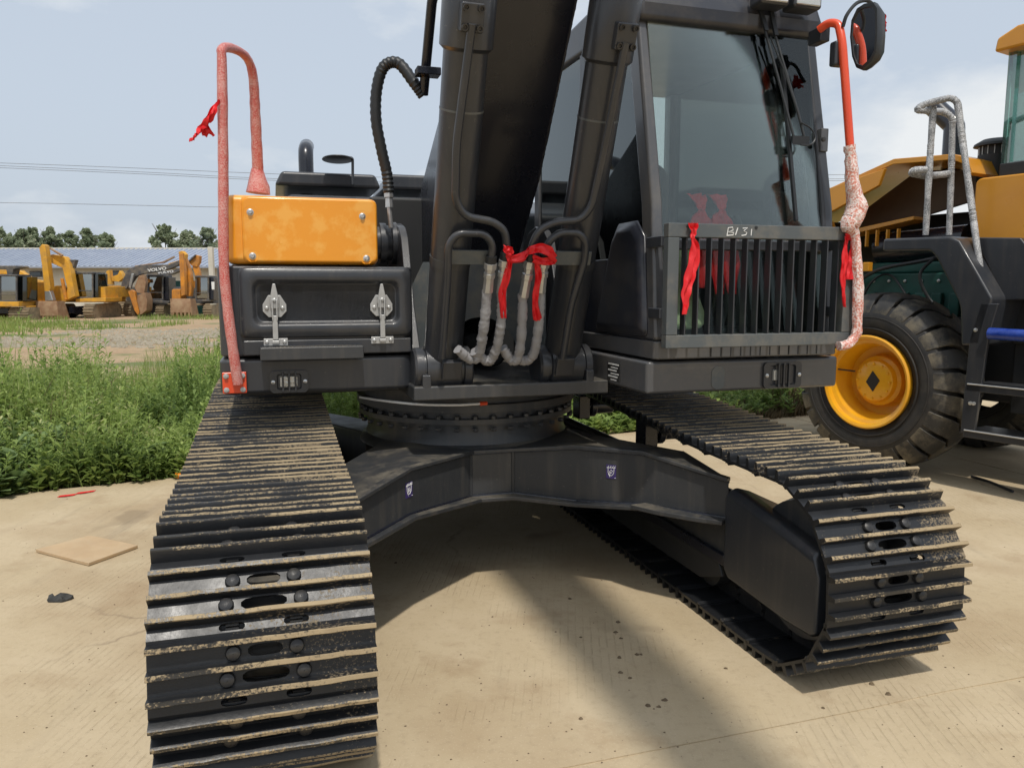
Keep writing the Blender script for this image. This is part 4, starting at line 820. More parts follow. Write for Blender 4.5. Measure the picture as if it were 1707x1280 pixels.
def work_lamp(u0, u1, z0, z1, v, lit):
    mb = MB(); mb.skin([[(a, v, b) for a, b in rrect(u0, u1, z0, z1, .02)], [(a, v-.014, b) for a, b in rrect(u0, u1, z0, z1, .02)], [(a, v-.014, b) for a, b in rrect(u0+.03, u1-.03, z0+.014, z1-.014, .01)], [(a, v-.003, b) for a, b in rrect(u0+.034, u1-.034, z0+.018, z1-.018, .01)]], 0, True, False)
    n = 20; k = len(mb.v)-n; mb.f.append(tuple(range(k, k+n))); mb.m.append(0)
    la = mb.build('work_lamp', ['black'], EX, ang=40); um = (u0+u1)/2; zm = (z0+z1)/2
    for s in lit:
        mb = MB(); mb.skin([[(um+s+a, v-.004, zm+b) for a, b in rrect(-.019, .019, -.026, .026, .006)], [(um+s+a*.85, v-.012, zm+b*.85) for a, b in rrect(-.019, .019, -.026, .026, .006)]]); mb.build('lens', ['lens'], la)
    for i in (-1, 0, 1):
        mb = MB(); mb.box(um+i*.027-.004, um+i*.027+.004, v-.026, v-.012, z0+.006, z1-.006); mb.build('guard_bar', ['black'], la, .002)
    for s in (-1, 1):
        mb = MB(); mb.lathe([(.009, 0), (.009, .005), (.001, .008)], (um+s*((u1-u0)/2-.014), v-.014, zm), (0, -1, 0), 8); mb.build('screw', ['steel'], la)
work_lamp(-1.06, -.895, 1.028, 1.125, VB-.004, (-.022, .018))
# amber cover
mb = MB(); mb.prism(rrect(-1.222, -.565, VB+.012, .35, .045, 6), 'z', 1.592, 1.888); ac = mb.build('tank_cover', ['yellow'], EX, .032, 5)
mb = MB(); mb.skin([[(u, VB+.02, z) for u, z in rrect(-1.155, -.572, 1.598, 1.884, .02)], [(u, VB-.001, z) for u, z in rrect(-1.145, -.575, 1.604, 1.878, .03)]]); fp = mb.build('tank_front_panel', ['yellow'], EX, .008, 3)
for px, py in ((417, 354), (604, 361), (421, 427), (611, 431)):
    c = at(px, py, v=VB-.001); mb = MB(); mb.lathe([(.026, .0005), (.021, -.0035), (.014, -.004)], c, (0, -1, 0), 24); mb.build('washer_dimple', ['yellow'], fp)
    mb = MB(); mb.lathe([(.015, -.003), (.015, .001), (.010, .003), (.010, .010), (.007, .013), (.001, .013)], c, (0, -1, 0), 12); mb.build('bolt', ['steel'], fp)
# wrapped handrail and its foot plate
A = [at(397, 640, v=-.745), at(388, 580, v=-.76), at(378, 500, v=-.765), at(373, 430, v=-.765), at(372, 260, v=-.765), at(370, 110, v=-.765), at(371, 82, v=-.75), at(392, 83, v=-.64), at(412, 98, v=-.55), at(422, 130, v=-.5), at(426, 200, v=-.45), at(430, 290, v=-.4), at(430, 318, v=-.4)]
pts = smooth_path(A, 6); mb = MB(); rr = random.Random(5); mb.tube(pts, [.0215*(1+rr.uniform(-.05, .05))*(1.0 if j < 30 else .88 if j < 50 else .88+.02*(j-50)) for j in range(len(pts))], 14)
hr = mb.build('handrail', ['pinkwrap'], EX)
mb = MB(); c = A[-1]; mb.tube([c+Vector((0, 0, .10)), c+Vector((0, 0, .05)), c+Vector((.003, 0, .02)), c+Vector((0, 0, -.012))], [.026, .040, .05, .055], 14); mb.build('loose_wrap', ['pinkwrap'], hr)
mb = MB(); mb.box(c.x-.055, c.x+.055, c.y-.05, c.y+.05, 1.889, 1.899); mb.build('rail_flange', ['orange'], hr, .003)
mb = MB(); p0 = at(370, 621, v=-.722); p1 = at(412, 655, v=-.722); mb.box(p0.x, p1.x, -.728, VB-.006, p1.z, p0.z); fpz = mb.build('foot_plate', ['orange'], EX, .004)
for i in (0, 1):
    for j in (0, 1):
        mb = MB(); mb.lathe([(.012, 0), (.012, .003), (.008, .004), (.008, .012), (.001, .013)], (p0.x+.016 if i == 0 else p1.x-.016, -.728, p1.z+.016 if j == 0 else p0.z-.016), (0, -1, 0), 10); mb.build('bolt', ['zinc'], fpz)

# ---- rear house, muffler, dish mirror, boom hose
mb = MB(); mb.prism([(.75, 1.05), (.75, 1.98), (1.15, 2.10), (2.35, 2.2), (2.6, 2.1), (2.6, 1.05)], 'x', -.93, 1.25); hd = mb.build('engine_house', ['black'], EX, .04, 3)
mb = MB(); mb.prism([(-1.0, 2.2), (-.95, 2.30), (-.30, 2.30), (-.26, 2.2)], 'y', 1.5, 2.3); mb.build('hood_cover', ['black'], hd, .025, 3)
mb = MB(); mb.prism([(-.24, 2.2), (-.20, 2.31), (.6, 2.31), (.65, 2.2)], 'y', 1.5, 2.3); mb.build('hood_cover', ['black'], hd, .025, 3)
mb = MB(); mb.box(-.5, .1, .2, .9, 1.3, 2.0); mb.build('valve_cover', ['interior'], EX, .02)
mb = MB(); x0 = at(511, 300, v=2.0); mb.tube(fillet([(x0.x, 2.0, 2.2), (x0.x, 2.0, 2.53), (x0.x+.02, 2.25, 2.60)], .09), .056, 18); mb.build('exhaust_pipe', ['blackgloss'], EX)
c = at(563, 265, v=1.4); mb = MB(); mb.lathe([(.001, .012), (.07, .01), (.105, .0), (.108, -.006), (.10, -.008), (.001, -.008)], c, (0, .12, 1), 32); dm = mb.build('round_rear_mirror', ['black'], EX)
e = at(588, 264, v=1.4); mb = MB(); mb.tube(fillet([c+Vector((0, 0, .006)), e+Vector((0, 0, .004)), at(588, 308, v=1.4)], .02), .010, 8); mb.build('mirror_stalk', ['black'], dm)
P_ = [at(733, -60, v=-.72), at(720, 5, v=-.60), at(712, 90, v=-.45), at(706, 158, v=-.36)]
mb = MB(); mb.tube(P_, .024, 14); pp = mb.build('boom_pipe', ['blackgloss'], EX)
mb = MB(); q = at(713, 120, v=-.45); mb.box(q.x-.055, q.x+.06, q.y-.03, q.y+.05, q.z-.018, q.z+.018); mb.build('pipe_clamp', ['blackgloss'], pp, .004)
mb = MB(); pts = smooth_path([at(*p, v=v) for p, v in (((706, 160), -.36), ((690, 138), -.36), ((664, 106), -.33), ((640, 112), -.3), ((628, 150), -.28), ((627, 200), -.27), ((636, 250), -.26), ((645, 290), -.25), ((648, 322), -.25))], 9)
mb.tube(pts, [.026+.0035*(j % 2) for j in range(len(pts))], 12); mb.build('boom_hose', ['hose'], EX)
mb = MB(); a, b = at(648, 322, v=-.25), at(649, 346, v=-.25); mb.tube([a, a.lerp(b, .3), a.lerp(b, .35), b], [.024, .024, .018, .02], 8); mb.build('hose_fitting', ['steel'], EX)
mb = MB(); mb.tube([b, at(652, 380, v=-.25)], .012, 8); mb.build('tube_end', ['steel'], EX)

# ---- cab
UL, UR = .535, 1.465
def cv(z): return float(np.interp(z, [1.0, 1.2, 1.85, 2.72, 2.9], [-1.26, -1.27, -1.205, -1.01, -.97]))
mb = MB(); pl = rrect(.505, 1.497, -1.25, .5, .02, 3); mb.prism(pl, 'z', 1.03, 1.172); ck = mb.build('cab_skirt', ['cabgrey'], EX, .014, 3)
work_lamp(1.085, 1.285, 1.035, 1.155, -1.25, (-.03,))
mb = MB(); c = at(1197, 630, v=-1.252); mb.prism(rrect(c.x-.034, c.x+.034, c.z-.052, c.z+.052, .03, 6), 'y', -1.2535, -1.249); mb.build('oval_cover', ['grey'], ck, .002)
mb = MB(); mb.prism(rrect(UL-.005, UR+.005, -1.275, .40, .03, 4), 'z', 1.182, 1.262); cb = mb.build('cab_base', ['cabgrey'], EX, .008)
for i in range(12):
    u = .80+i*.05; mb = MB(); mb.box(u, u+.004, -1.278, -1.27, 1.19, 1.245); mb.build('base_slot', ['interior'], cb)
CAB = empty('cab', parent=EX)
def pillar(u0, u1, zs, d, mtl='cabgrey', dv=0):
    mb = MB(); mb.skin([[(u0, cv(z)+dv, z), (u1, cv(z)+dv, z), (u1, cv(z)+d+dv, z), (u0, cv(z)+d+dv, z)] for z in zs]); return mb.build('pillar', [mtl], CAB, .018, 3)
zs = [1.262, 1.5, 1.85, 2.2, 2.72]
pillar(UL, UL+.055, zs, .11); pillar(UR-.06, UR, zs, .11, 'black')
for u0, u1 in ((UL, UL+.05), (UR-.05, UR)):
    mb = MB(); mb.box(u0, u1, .30, .39, 1.262, 2.72); mb.build('pillar', ['cabgrey'], CAB, .012)
mb = MB(); mb.box(UL+.002, UL+.04, -.42, -.34, 1.55, 2.72); mb.build('pillar', ['black'], CAB, .01)
mb = MB(); mb.prism([(cv(2.66)-.03, 2.645), (cv(2.75)-.06, 2.72), (cv(2.8)-.02, 2.83), (-.5, 2.87), (.42, 2.83), (.42, 2.70), (cv(2.66)+.1, 2.66)], 'x', UL-.01, UR+.01); mb.build('roof', ['navy'], CAB, .03, 3)
mb = MB(); mb.prism([(cv(1.68)-.005, 1.655), (cv(1.70)-.005, 1.70), (cv(1.7)+.05, 1.70), (cv(1.68)+.05, 1.655)], 'x', UL+.05, UR-.05); mb.build('windscreen_rail', ['black'], CAB, .006)
def pane(name, quad, mtl, th=.005, n=None):
    a, b, c, d = [Vector(q) for q in quad]; nn = (b-a).cross(d-a).normalized()*th
    return MB().skin([[a, b, c, d], [a+nn, b+nn, c+nn, d+nn]]).build(name, [mtl], CAB, smooth=False)
e = .012
pane('windscreen', [(UL+.05, cv(1.70)+e, 1.70), (UR-.055, cv(1.70)+e, 1.70), (UR-.055, cv(2.66)+e-.012, 2.66), (UL+.05, cv(2.66)+e-.012, 2.66)], 'glass')
pane('lower_window', [(UL+.05, cv(1.262)+e, 1.262), (UR-.055, cv(1.262)+e, 1.262), (UR-.055, cv(1.66)+e, 1.66), (UL+.05, cv(1.66)+e, 1.66)], 'clearglass')
pane('side_window', [(UL+.012, -1.12, 1.62), (UL+.012, .32, 1.62), (UL+.012, .32, 2.68), (UL+.012, -.95, 2.68)], 'darkglass')
mb = MB(); mb.box(UR-.03, UR-.004, -1.13, .32, 1.262, 1.74); mb.build('door_panel', ['interior'], CAB, .006)
pane('side_window', [(UR-.012, -1.12, 1.74), (UR-.012, .32, 1.74), (UR-.012, .32, 2.73), (UR-.012, -.95, 2.73)], 'glass')
pane('rear_window', [(UL+.05, .36, 1.75), (UR-.05, .36, 1.75), (UR-.05, .36, 2.73), (UL+.05, .36, 2.73)], 'glass')
mb = MB(); mb.box(UL+.05, UR-.05, .34, .39, 1.26, 1.75); mb.build('rear_panel', ['trim'], CAB)
mb = MB(); mb.prism([(cv(1.3)+.02, 1.262), (cv(1.6)+.03, 1.63), (.33, 1.63), (.33, 1.262)], 'x', UL+.002, UL+.03); mb.build('side_panel', ['navy'], CAB, .006)
mb = MB(); mb.skin([[(UL-.028, v, z) for v, z in [(-1.17, 1.30), (-1.13, 1.70), (-1.06, 1.76), (-.90, 1.76), (-.84, 1.70), (-.66, 1.30)]], [(UL+.004, v, z) for v, z in [(-1.21, 1.265), (-1.17, 1.72), (-1.08, 1.80), (-.88, 1.80), (-.80, 1.72), (-.60, 1.265)]]]); mb.build('moulded_cover', ['navy'], CAB, .03, 4)
mb = MB(); mb.box(UL+.04, UR-.04, -1.2, .35, 1.255, 1.275); mb.build('floor_mat', ['trim'], CAB)
# interior: seat, consoles, steering levers
st = empty('operator_seat', parent=EX)
mb = MB(); mb.skin([[(x, y, z) for x, y in rrect(.72, 1.22, -.75, -.25, .08)] for z in (1.58, 1.70)]); mb.build('cushion', ['seat'], st, .03, 3)
mb = MB(); mb.skin([[(u, -.28+dv, z) for u, z in rrect(.70, 1.12, 1.55, 2.18, .1)] for dv in (0, .13)]); mb.build('seat_back', ['trim'], st, .04, 3)
mb = MB(); mb.skin([[(u, d-1.12+(z-1.30)*.75, z) for u, z in rrect(.66, .90, 1.30, 1.66, .08)] for d in (0, .05)]); mb.build('seat_cover', ['seat'], st, .02, 3)
mb = MB(); mb.box(1.22, 1.40, -.7, .1, 1.27, 1.72); mb.build('console', ['trim'], CAB, .03); 
mb = MB(); mb.box(.58, .70, -.9, .1, 1.27, 1.66); mb.build('console', ['trim'], CAB, .03)
for u in (.64, 1.30):
    mb = MB(); mb.tube(smooth_path([(u, -.62, 1.66), (u, -.68, 1.78), (u, -.66, 1.86)], 4), [.012]*4+[.02]*5, 10); mb.build('joystick', ['hose'], CAB)
mb = MB(); mb.box(1.30, 1.42, -1.0, -.95, 1.75, 1.95); mb.build('monitor', ['interior'], CAB, .01)
for u in (.94, 1.04):
    mb = MB(); mb.tube([(u, -1.0, 1.28), (u, -1.06, 1.42), (u, -1.08, 1.62)], .012, 8); mb.box(u-.03, u+.03, -1.14, -1.02, 1.29, 1.31); mb.build('travel_lever', ['hose'], CAB)
# roof lamps
for u in (1.14, 1.31):
    mb = MB(); mb.box(u-.075, u+.075, cv(2.75)-.16, cv(2.75)-.06, 2.735, 2.81); rl = mb.build('roof_lamp', ['black'], EX, .015, 3)
    mb = MB(); mb.box(u-.062, u+.062, cv(2.75)-.165, cv(2.75)-.155, 2.745, 2.80); mb.build('lens', ['lens'], rl, .006)
# wipers
def wv(px, py, d=.05): return Vector(at(px, py, v=-1.1)) if False else glasspt(px, py, d)
def glasspt(px, py, d):
    v = -1.15
    for _ in range(8): p = at(px, py, v=v); v = cv(p.z)-d
    return at(px, py, v=v)
wp = empty('wiper', parent=EX)
for T, r in (([(1256, -20), (1275, 50), (1300, 140), (1324, 232)], .006), ([(1277, -20), (1292, 59), (1330, 187), (1342, 234)], .006), ([(1284, 62), (1305, 112), (1334, 200)], .004)):
    mb = MB(); mb.tube([glasspt(*p, .05) for p in T], r, 8); mb.build('wiper_arm', ['hose'], wp)
for T, wd in (([(1256, -20), (1278, 52)], .02), ([(1277, -20), (1294, 60)], .02)):
    mb = MB(); strip(mb, [glasspt(*p, .055) for p in T], wd, (1, 0, 0), .006); mb.build('arm_shroud', ['hose'], wp)
mb = MB(); strip(mb, [glasspt(*p, .02) for p in [(1304, 110), (1312, 200), (1320, 290), (1327, 368)]], .014, (1, 0, 0), .008); mb.build('wiper_blade', ['hose'], wp)
mb = MB(); mb.tube(smooth_path([glasspt(*p, .06) for p in [(1336, 205), (1352, 215), (1359, 230), (1352, 241), (1335, 242)]], 5), .004, 8); mb.build('washer_hose', ['hose'], wp)
mb = MB(); a, b = glasspt(1322, 226, .06), glasspt(1344, 244, .03); mb.hull([a, b, Vector((a.x, a.y, b.z)), Vector((b.x, a.y, a.z)), Vector((a.x, b.y, a.z)), Vector((b.x, a.y, b.z))]); mb.build('wiper_pivot', ['hose'], wp)
mb = MB(); a, b = glasspt(1365, 215, .012), glasspt(1381, 253, .012); mb.box(a.x, b.x, a.y-.02, a.y+.03, b.z, a.z); hp = mb.build('latch_plate', ['cabgrey'], EX, .004)
mb = MB(); c = glasspt(1372, 233, .034); mb.lathe([(.011, 0), (.011, .008), (.001, .010)], c, (0, -1, 0), 8); mb.build('bolt', ['bolt'], hp)
# data plate on the cab's flank
a, b = at(1014, 602, u=.503), at(1034, 638, u=.503); mb = MB(); mb.box(.499, .504, b.y, a.y, b.z, a.z); dp = mb.build('data_plate', ['plate'], EX)
for i in range(6):
    z = a.z-.008-i*(a.z-b.z-.016)/5; mb = MB(); y0 = b.y+.012+(i % 3)*.012; mb.box(.4975, .4995, y0, a.y-.012-(i % 2)*.03, z-.004, z+.001 if i % 2 else z+.003); mb.build('printed_line', ['white'], dp)
# guard
GV = -1.375
def gq(px, py): return at(px, py, v=GV)
o_ = [gq(1113, 375), gq(1425, 375), gq(1425, 562), gq(1112, 581)]
gd = empty('cab_guard', parent=EX)
gu0, gu1, gz0, gz1 = .528, 1.452, 1.238, 1.755
for a0, a1, b0, b1 in ((gu0, gu1, gz1-.058, gz1), (gu0, gu1, gz0, gz0+.055), (gu0, gu0+.052, gz0+.055, gz1-.058), (gu1-.05, gu1, gz0+.055, gz1-.058)):
    mb = MB(); mb.box(a0, a1, GV, GV+.045, b0, b1); mb.build('guard_frame', ['grey'], gd, .004)
NB = 14
for i in range(NB):
    u = gu0+.052+(i+.62)*(gu1-gu0-.102)/(NB+.2); mb = MB(); mb.box(u-.003, u+.003, GV+.004, GV+.043, gz0+.05, gz1-.052); mb.build('guard_bar', ['black'], gd)
for z in (1.66, 1.36):
    for u0, u1 in ((gu0-.012, gu0+.03), (gu1-.04, gu1-.002)):
        mb = MB(); mb.box(u0, u1, GV+.04, cv(z)+.03, z, z+.045); mb.build('guard_bracket', ['black'], gd, .004)
for u in (.615, .94):
    mb = MB(); mb.lathe([(.007, 0), (.007, .003), (.001, .003)], (u, GV, gz1-.012), (0, -1, 0), 8); mb.build('drain_hole', ['interior'], gd)
ch = [[(1212, 391), (1214, 379), (1221, 378), (1222, 383), (1214, 386), (1223, 387), (1222, 391), (1211, 392)], [(1230, 379), (1226, 391)], [(1238, 380), (1246, 379), (1240, 384), (1245, 387), (1243, 391), (1236, 392)], [(1253, 381), (1252, 392)]]
for T in ch:
    mb = MB(); mb.tube([at(x, y+1, v=GV-.001) for x, y in T], .0022, 5); mb.build('chalk_mark', ['white'], gd)
# orange grab rail with bunched wrap, and the wing mirror
rl = [at(1366, 50, v=-1.22), at(1381, 38, v=-1.26), at(1398, 40, v=-1.30), at(1404, 70, v=-1.33), at(1410, 150, v=-1.345), at(1417, 245, v=-1.355)]
mb = MB(); mb.tube(fillet(rl, .05, 6), .018, 14); gr = mb.build('grab_rail', ['orange'], EX)
w_ = [(1416, 243, .022), (1419, 268, .025), (1420, 300, .028), (1424, 325, .034), (1428, 345, .043), (1421, 366, .046), (1414, 376, .034), (1424, 388, .022), (1428, 430, .021), (1430, 480, .023), (1429, 530, .021), (1427, 556, .021), (1415, 573, .02), (1398, 577, .02)]
rr = random.Random(2); mb = MB(); P_ = smooth_path([at(x, y, v=-1.40) for x, y, r in w_], 4); rad = np.interp(np.linspace(0, len(w_)-1, len(P_)), range(len(w_)), [r for _, _, r in w_]); mb.tube(P_, [float(r)*(1+rr.uniform(-.07, .07)) for r in rad], 14); mb.v = [tuple(c+rr.uniform(-.0025, .0025) for c in p) for p in mb.v]; mb.build('bubble_wrap', ['palewrap'], gr)
mb = MB(); p = at(1368, 60, v=-1.19); mb.box(p.x-.03, p.x+.02, p.y-.04, p.y+.05, p.z-.035, p.z+.03); mb.build('rail_bracket', ['black'], gr, .006)
mb = MB(); p = at(1404, 87, v=-1.33); mb.box(p.x-.03, p.x+.03, p.y+.005, p.y+.05, p.z-.055, p.z+.05); mb.build('rail_block', ['black'], gr, .01)
mc = at(1441, 63, v=-1.36); ax = Vector((-.96, -.28, -.04)).normalized(); ex = Vector((.28, -.96, 0)).normalized(); ey = ax.cross(ex).normalized()*-1
if ey.z < 0: ey = -ey
MK = .84
out_ = [(-.075, .02), (-.07, .10), (-.04, .15), (.0, .162), (.05, .155), (.072, .12), (.078, .0), (.074, -.09), (.05, -.13), (.0, -.160), (-.035, -.14), (-.06, -.08)]
ml = lambda k, d: [mc+ex*x*k*MK+ey*y*k*MK+ax*d*MK for x, y in out_]
mb = MB(); mb.skin([ml(.6, -.085), ml(.88, -.075), ml(1, -.03), ml(1.02, .0), ml(1, .012), ml(.88, .014), ml(.86, .006)], 0, True, False); mb.f.append(tuple(range(11, -1, -1))); mb.m.append(0); wm = mb.build('wing_mirror', ['hose'], EX, ang=60)
mb = MB(); mb.skin([ml(.868, .005), ml(.868, .0075)]); mb.build('mirror_glass', ['mirror'], wm, smooth=False)
mb = MB(); mb.tube(smooth_path([at(1405, 45, v=-1.33), at(1412, 25, v=-1.34), at(1428, 6, v=-1.33), at(1446, 2, v=-1.31), at(1458, 14, v=-1.30), at(1463, 38, v=-1.30), at(1467, 52, v=-1.30)], 5), .008, 8); mb.build('mirror_arm', ['hose'], wm)
# hook stickers on the lower frame
def sticker(px, py, A, B):
    c = MF.wall(px, py, A, B); d = Vector((B[0]-A[0], B[1]-A[1], 0)).normalized()
    if d.x < 0: d = -d
    n = Vector((d.y, -d.x, 0)); z = Vector((0, 0, 1)); s = .034
    if n.y > 0: n = -n
    Q = lambda a, b, k: c+d*a*s+z*b*s+n*k
    mb = MB(); mb.skin([[Q(-.75, -1, .001), Q(.75, -1, .001), Q(.75, 1, .001), Q(-.75, 1, .001)], [Q(-.75, -1, .003), Q(.75, -1, .003), Q(.75, 1, .003), Q(-.75, 1, .003)]]); st = mb.build('hook_sticker', ['purple'], EX, smooth=False)
    S = [[(-.65, .55), (.65, .62)], [(-.5, .6), (-.35, .85)], [(-.15, .6), (0, .85)], [(.2, .6), (.35, .88)], [(.5, .62), (.62, .88)], [(-.45, .5), (-.45, -.1), (-.25, -.5), (.1, -.55), (.4, -.2), (.45, .55)],
         [(-.15, -.35), (-.2, .05), (0, .3), (.2, .1), (.05, -.2), (-.12, -.1)], [(-.4, -.3), (-.15, -.75)], [(.55, -.85), (.8-.1, -.85)]]
    for T in S:
        mb = MB(); mb.tube([Q(a, b, .0034) for a, b in T], .0016, 5); mb.build('symbol_stroke', ['white'], st)
sticker(681, 816, LLEG[0], LLEG[1]); sticker(1019, 786, RLEG[1], RLEG[2])

# ================================================================== the wheel loader on the right
LD = empty('wheel_loader', LF.o, LYAW); tag(LD, 'yellow wheel loader with open engine hood and foil-wrapped rails, cut by right edge', 'loader')
la = LF.at
M['lining'] = mat('brown_hood_lining', (.085, .05, .025), .6, var=(.12, .075, .035), vs_=5)
def lz(n, mb, mt, par=None, bev=0, **k): return mb.build(n, mt if isinstance(mt, list) else [mt], par or LD, bev, **k)
TR, TW = .70, .50; WC = Vector((0, 0, .725))
def wheel(y, front=True):
    mb = MB(); mb.lathe([(.37, .05), (.40, .02), (.50, -.012), (.565, .0), (.62, .03), (.645, .08), (.655, .15), (.66, .27), (.655, .40), (.645, .47), (.6, .52), (.5, .53), (.40, .48), (.37, .45)], WC+Vector((0, y, 0)), (0, 1, 0), 64)
    ty = lz('tyre', mb, 'rubber')
    for r_ in (.44, .53):
        mb = MB(); mb.lathe([(r_-.006, -.004), (r_-.003, -.014), (r_+.003, -.014), (r_+.006, -.004)], WC+Vector((0, y+.003, 0)), (0, 1, 0), 64); lz('sidewall_rib', mb, 'rubber', ty)
    n = 24; da = 2*math.pi/n
    prof = [(.0, .575, -.02), (.022, .625, -.01), (.06, .680, .0), (.105, .716, .01), (.19, .727, .05), (.265, .73, .17), (.33, .728, .175), (.43, .718, .07), (.50, .66, .05)]
    lo = []
    for yy, rr_, off in prof:
        L0 = []
        for t in (0, .25, .5, .75): a = (t/.75*.84)*da+off*1.0; L0.append((math.sin(a)*rr_, yy, math.cos(a)*rr_))
        for t in (.75, .5, .25, 0): a = (t/.75*.84)*da+off*1.0; L0.append((math.sin(a)*(rr_-.075), yy, math.cos(a)*(rr_-.045)))
        lo.append(L0)
    LUG = MB().skin(lo).mesh('tread_lug', ['tread'])
    for i in range(n):
        o = put('tread_lug', LUG, ty); o.location = WC+Vector((0, y, 0)); o.rotation_euler = (0, da*i+.06, 0)
        bv = o.modifiers.new('bevel', 'BEVEL'); bv.width = .007; bv.segments = 2; bv.limit_method = 'ANGLE'; bv.angle_limit = R(40)
    return ty
wheel(0)
mb = MB(); mb.lathe([(.372, .06), (.385, -.012), (.372, -.022), (.352, -.012), (.345, .03), (.318, .045), (.308, .10), (.292, .13), (.28, .22), (.21, .235), (.205, .17), (.178, .155), (.165, .115), (.14, .10), (.001, .10)], WC, (0, 1, 0), 64); rm = lz('rim', mb, 'yellow' if 0 else 'lrim')
mb = MB(); c = WC+Vector((0, .098, 0)); q = [(-.052, 0), (0, .085), (.058, .0), (0, -.085)]; q = [(-.06, -.01), (-.005, .085), (.06, .01), (.005, -.085)]
mb.prism([(a, .725+b) for a, b in q], 'y', .094, .101); lz('diamond_plate', mb, 'interior', rm)
for i in range(12):
    a = 2*math.pi*i/12; mb = MB(); mb.lathe([(.011, 0), (.011, .01), (.001, .012)], (math.cos(a)*.145, .104, .725+math.sin(a)*.145), (0, -1, 0), 6); lz('wheel_bolt', mb, 'lrim', rm)
mb = MB(); mb.cyl((-.32, .06, .80), (-.18, .12, .79), .007, 6); lz('valve_stem', mb, 'interior', rm)
wheel(1.55)
mb = MB(); mb.cyl((0, .2, .725), (0, 1.8, .725), .14, 20); lz('axle', mb, 'interior')
mb = MB(); mb.prism([(-1.7, .55), (-1.7, 1.25), (2.6, 1.25), (2.6, .6), (.5, .6), (.3, .95), (-.3, .95), (-.5, .55)], 'y', .62, 1.5); lz('chassis', mb, 'interior', None, .02)
# fender: folded plate with an inner lip
fo = [(.10, 1.875), (.63, 1.865), (.70, 1.83), (.955, 1.42), (.95, 1.36), (.905, 1.15), (.90, 1.08)]
fi = [(.76, 1.07), (.755, 1.13), (.735, 1.34), (.715, 1.40), (.53, 1.72), (.48, 1.765), (.10, 1.775)]
mb = MB(); mb.prism(fo+fi, 'y', -.03, .52); fe = lz('fender', mb, 'black', None, .02, seg=3) if 0 else mb.build('fender', ['black'], LD, .02, 3)
mb = MB(); mb.prism([(.70, 1.86), (1.02, 1.84), (1.35, 1.42), (.95, 1.40)], 'y', .16, .62); mb.build('fender_panel', ['black'], LD, .01)
# body shell
mb = MB(); mb.prism(rrect(.46, 2.6, 1.72, 2.34, .05), 'y', .58, 1.7); mb.build('body_panel', ['lyellow'], LD, .015, 3)
mb = MB(); mb.prism([(.80, 1.73), (2.6, 1.73), (2.6, 1.40), (1.05, 1.40)], 'y', .50, .6); mb.build('side_door', ['lyellow'], LD, .01)
mb = MB(); mb.box(.62, 2.6, .52, .60, 1.38, 1.78); mb.build('inner_panel', ['black'], LD, .01)
mb = MB(); mb.box(.9, 2.6, .40, .9, 1.08, 1.39); mb.build('battery_box', ['interior'], LD, .01)
for i in range(4):
    for j in range(3):
        mb = MB(); mb.lathe([(.012, 0), (.012, .006), (.001, .007)], (1.2+.06*i, .40, 1.18+.05*j), (0, -1, 0), 6); mb.build('bolt', ['interior'], LD)
# open hood
hp_ = [(-2.4, 2.02), (-1.6, 2.20), (-.80, 2.40), (-.20, 2.575), (.30, 2.545), (.42, 2.50), (.47, 2.38), (.44, 2.36), (.40, 2.45), (.30, 2.50), (-.20, 2.53), (-.80, 2.355), (-1.6, 2.15), (-2.4, 1.97)]
mb = MB(); mb.prism(hp_, 'y', .52, 1.6); ho = mb.build('engine_hood', ['lyellow'], LD, .006)
mb = MB(); mb.prism([(-2.4, 1.80), (-2.4, 2.0), (-.82, 2.385), (-.25, 2.50), (-.30, 2.36), (-.85, 2.14)], 'y', .48, .52); mb.build('hood_side', ['lyellow'], ho, .006)
mb = MB(); mb.prism([(-.24, 2.52), (.40, 2.44), (.42, 2.25), (-.24, 2.10), (-.95, 1.95), (-.90, 2.12)], 'y', .95, 1.0); mb.build('hood_lining', ['lining'], ho, .004)
mb = MB(); mb.prism([(-.95, 1.99), (-.1, 2.1), (-.1, 2.07), (-.95, 1.94)], 'y', .70, .95); mb.build('grille_strip', ['lyellow'], ho, .004)
for i in range(8):
    mb = MB(); x = -.92+i*.1; mb.box(x, x+.012, .66, .70, 1.86, 2.0); mb.build('grille_bar', ['lyellow'], ho)
mb = MB(); mb.prism([(-2.2, 1.75), (-2.2, 1.95), (-.82, 2.10), (-.75, 1.96), (-.75, 1.15), (-.82, 1.15), (-.85, 1.90)], 'y', .55, .62); mb.build('bay_frame', ['lyellow'], LD, .006)
# engine bay
mb = MB(); mb.box(-1.8, .45, 1.25, 1.35, 1.0, 2.15); mb.build('bay_wall', ['interior'], LD)
mb = MB(); mb.prism(rrect(-.75, .45, 1.0, 1.62, .04), 'y', .80, 1.2); en = mb.build('engine_block', ['green'], LD, .02)
mb = MB(); mb.prism(rrect(-.62, .40, 1.62, 1.72, .02), 'y', .88, 1.15); mb.build('rocker_cover', ['green'], en, .02)
for i in range(6):
    mb = MB(); x = -.5+i*.15; mb.lathe([(.014, 0), (.014, .01), (.001, .012)], (x, .80, 1.55), (0, -1, 0), 8); mb.build('bolt', ['steel'], en)
    mb = MB(); mb.box(x-.04, x+.05, .76, .81, 1.15, 1.45); mb.build('block_rib', ['green'], en, .012)
mb = MB(); mb.cyl((-.55, .95, 1.85), (.25, .95, 1.88), .14, 20); mb.build('air_canister', ['blackgloss'], LD)
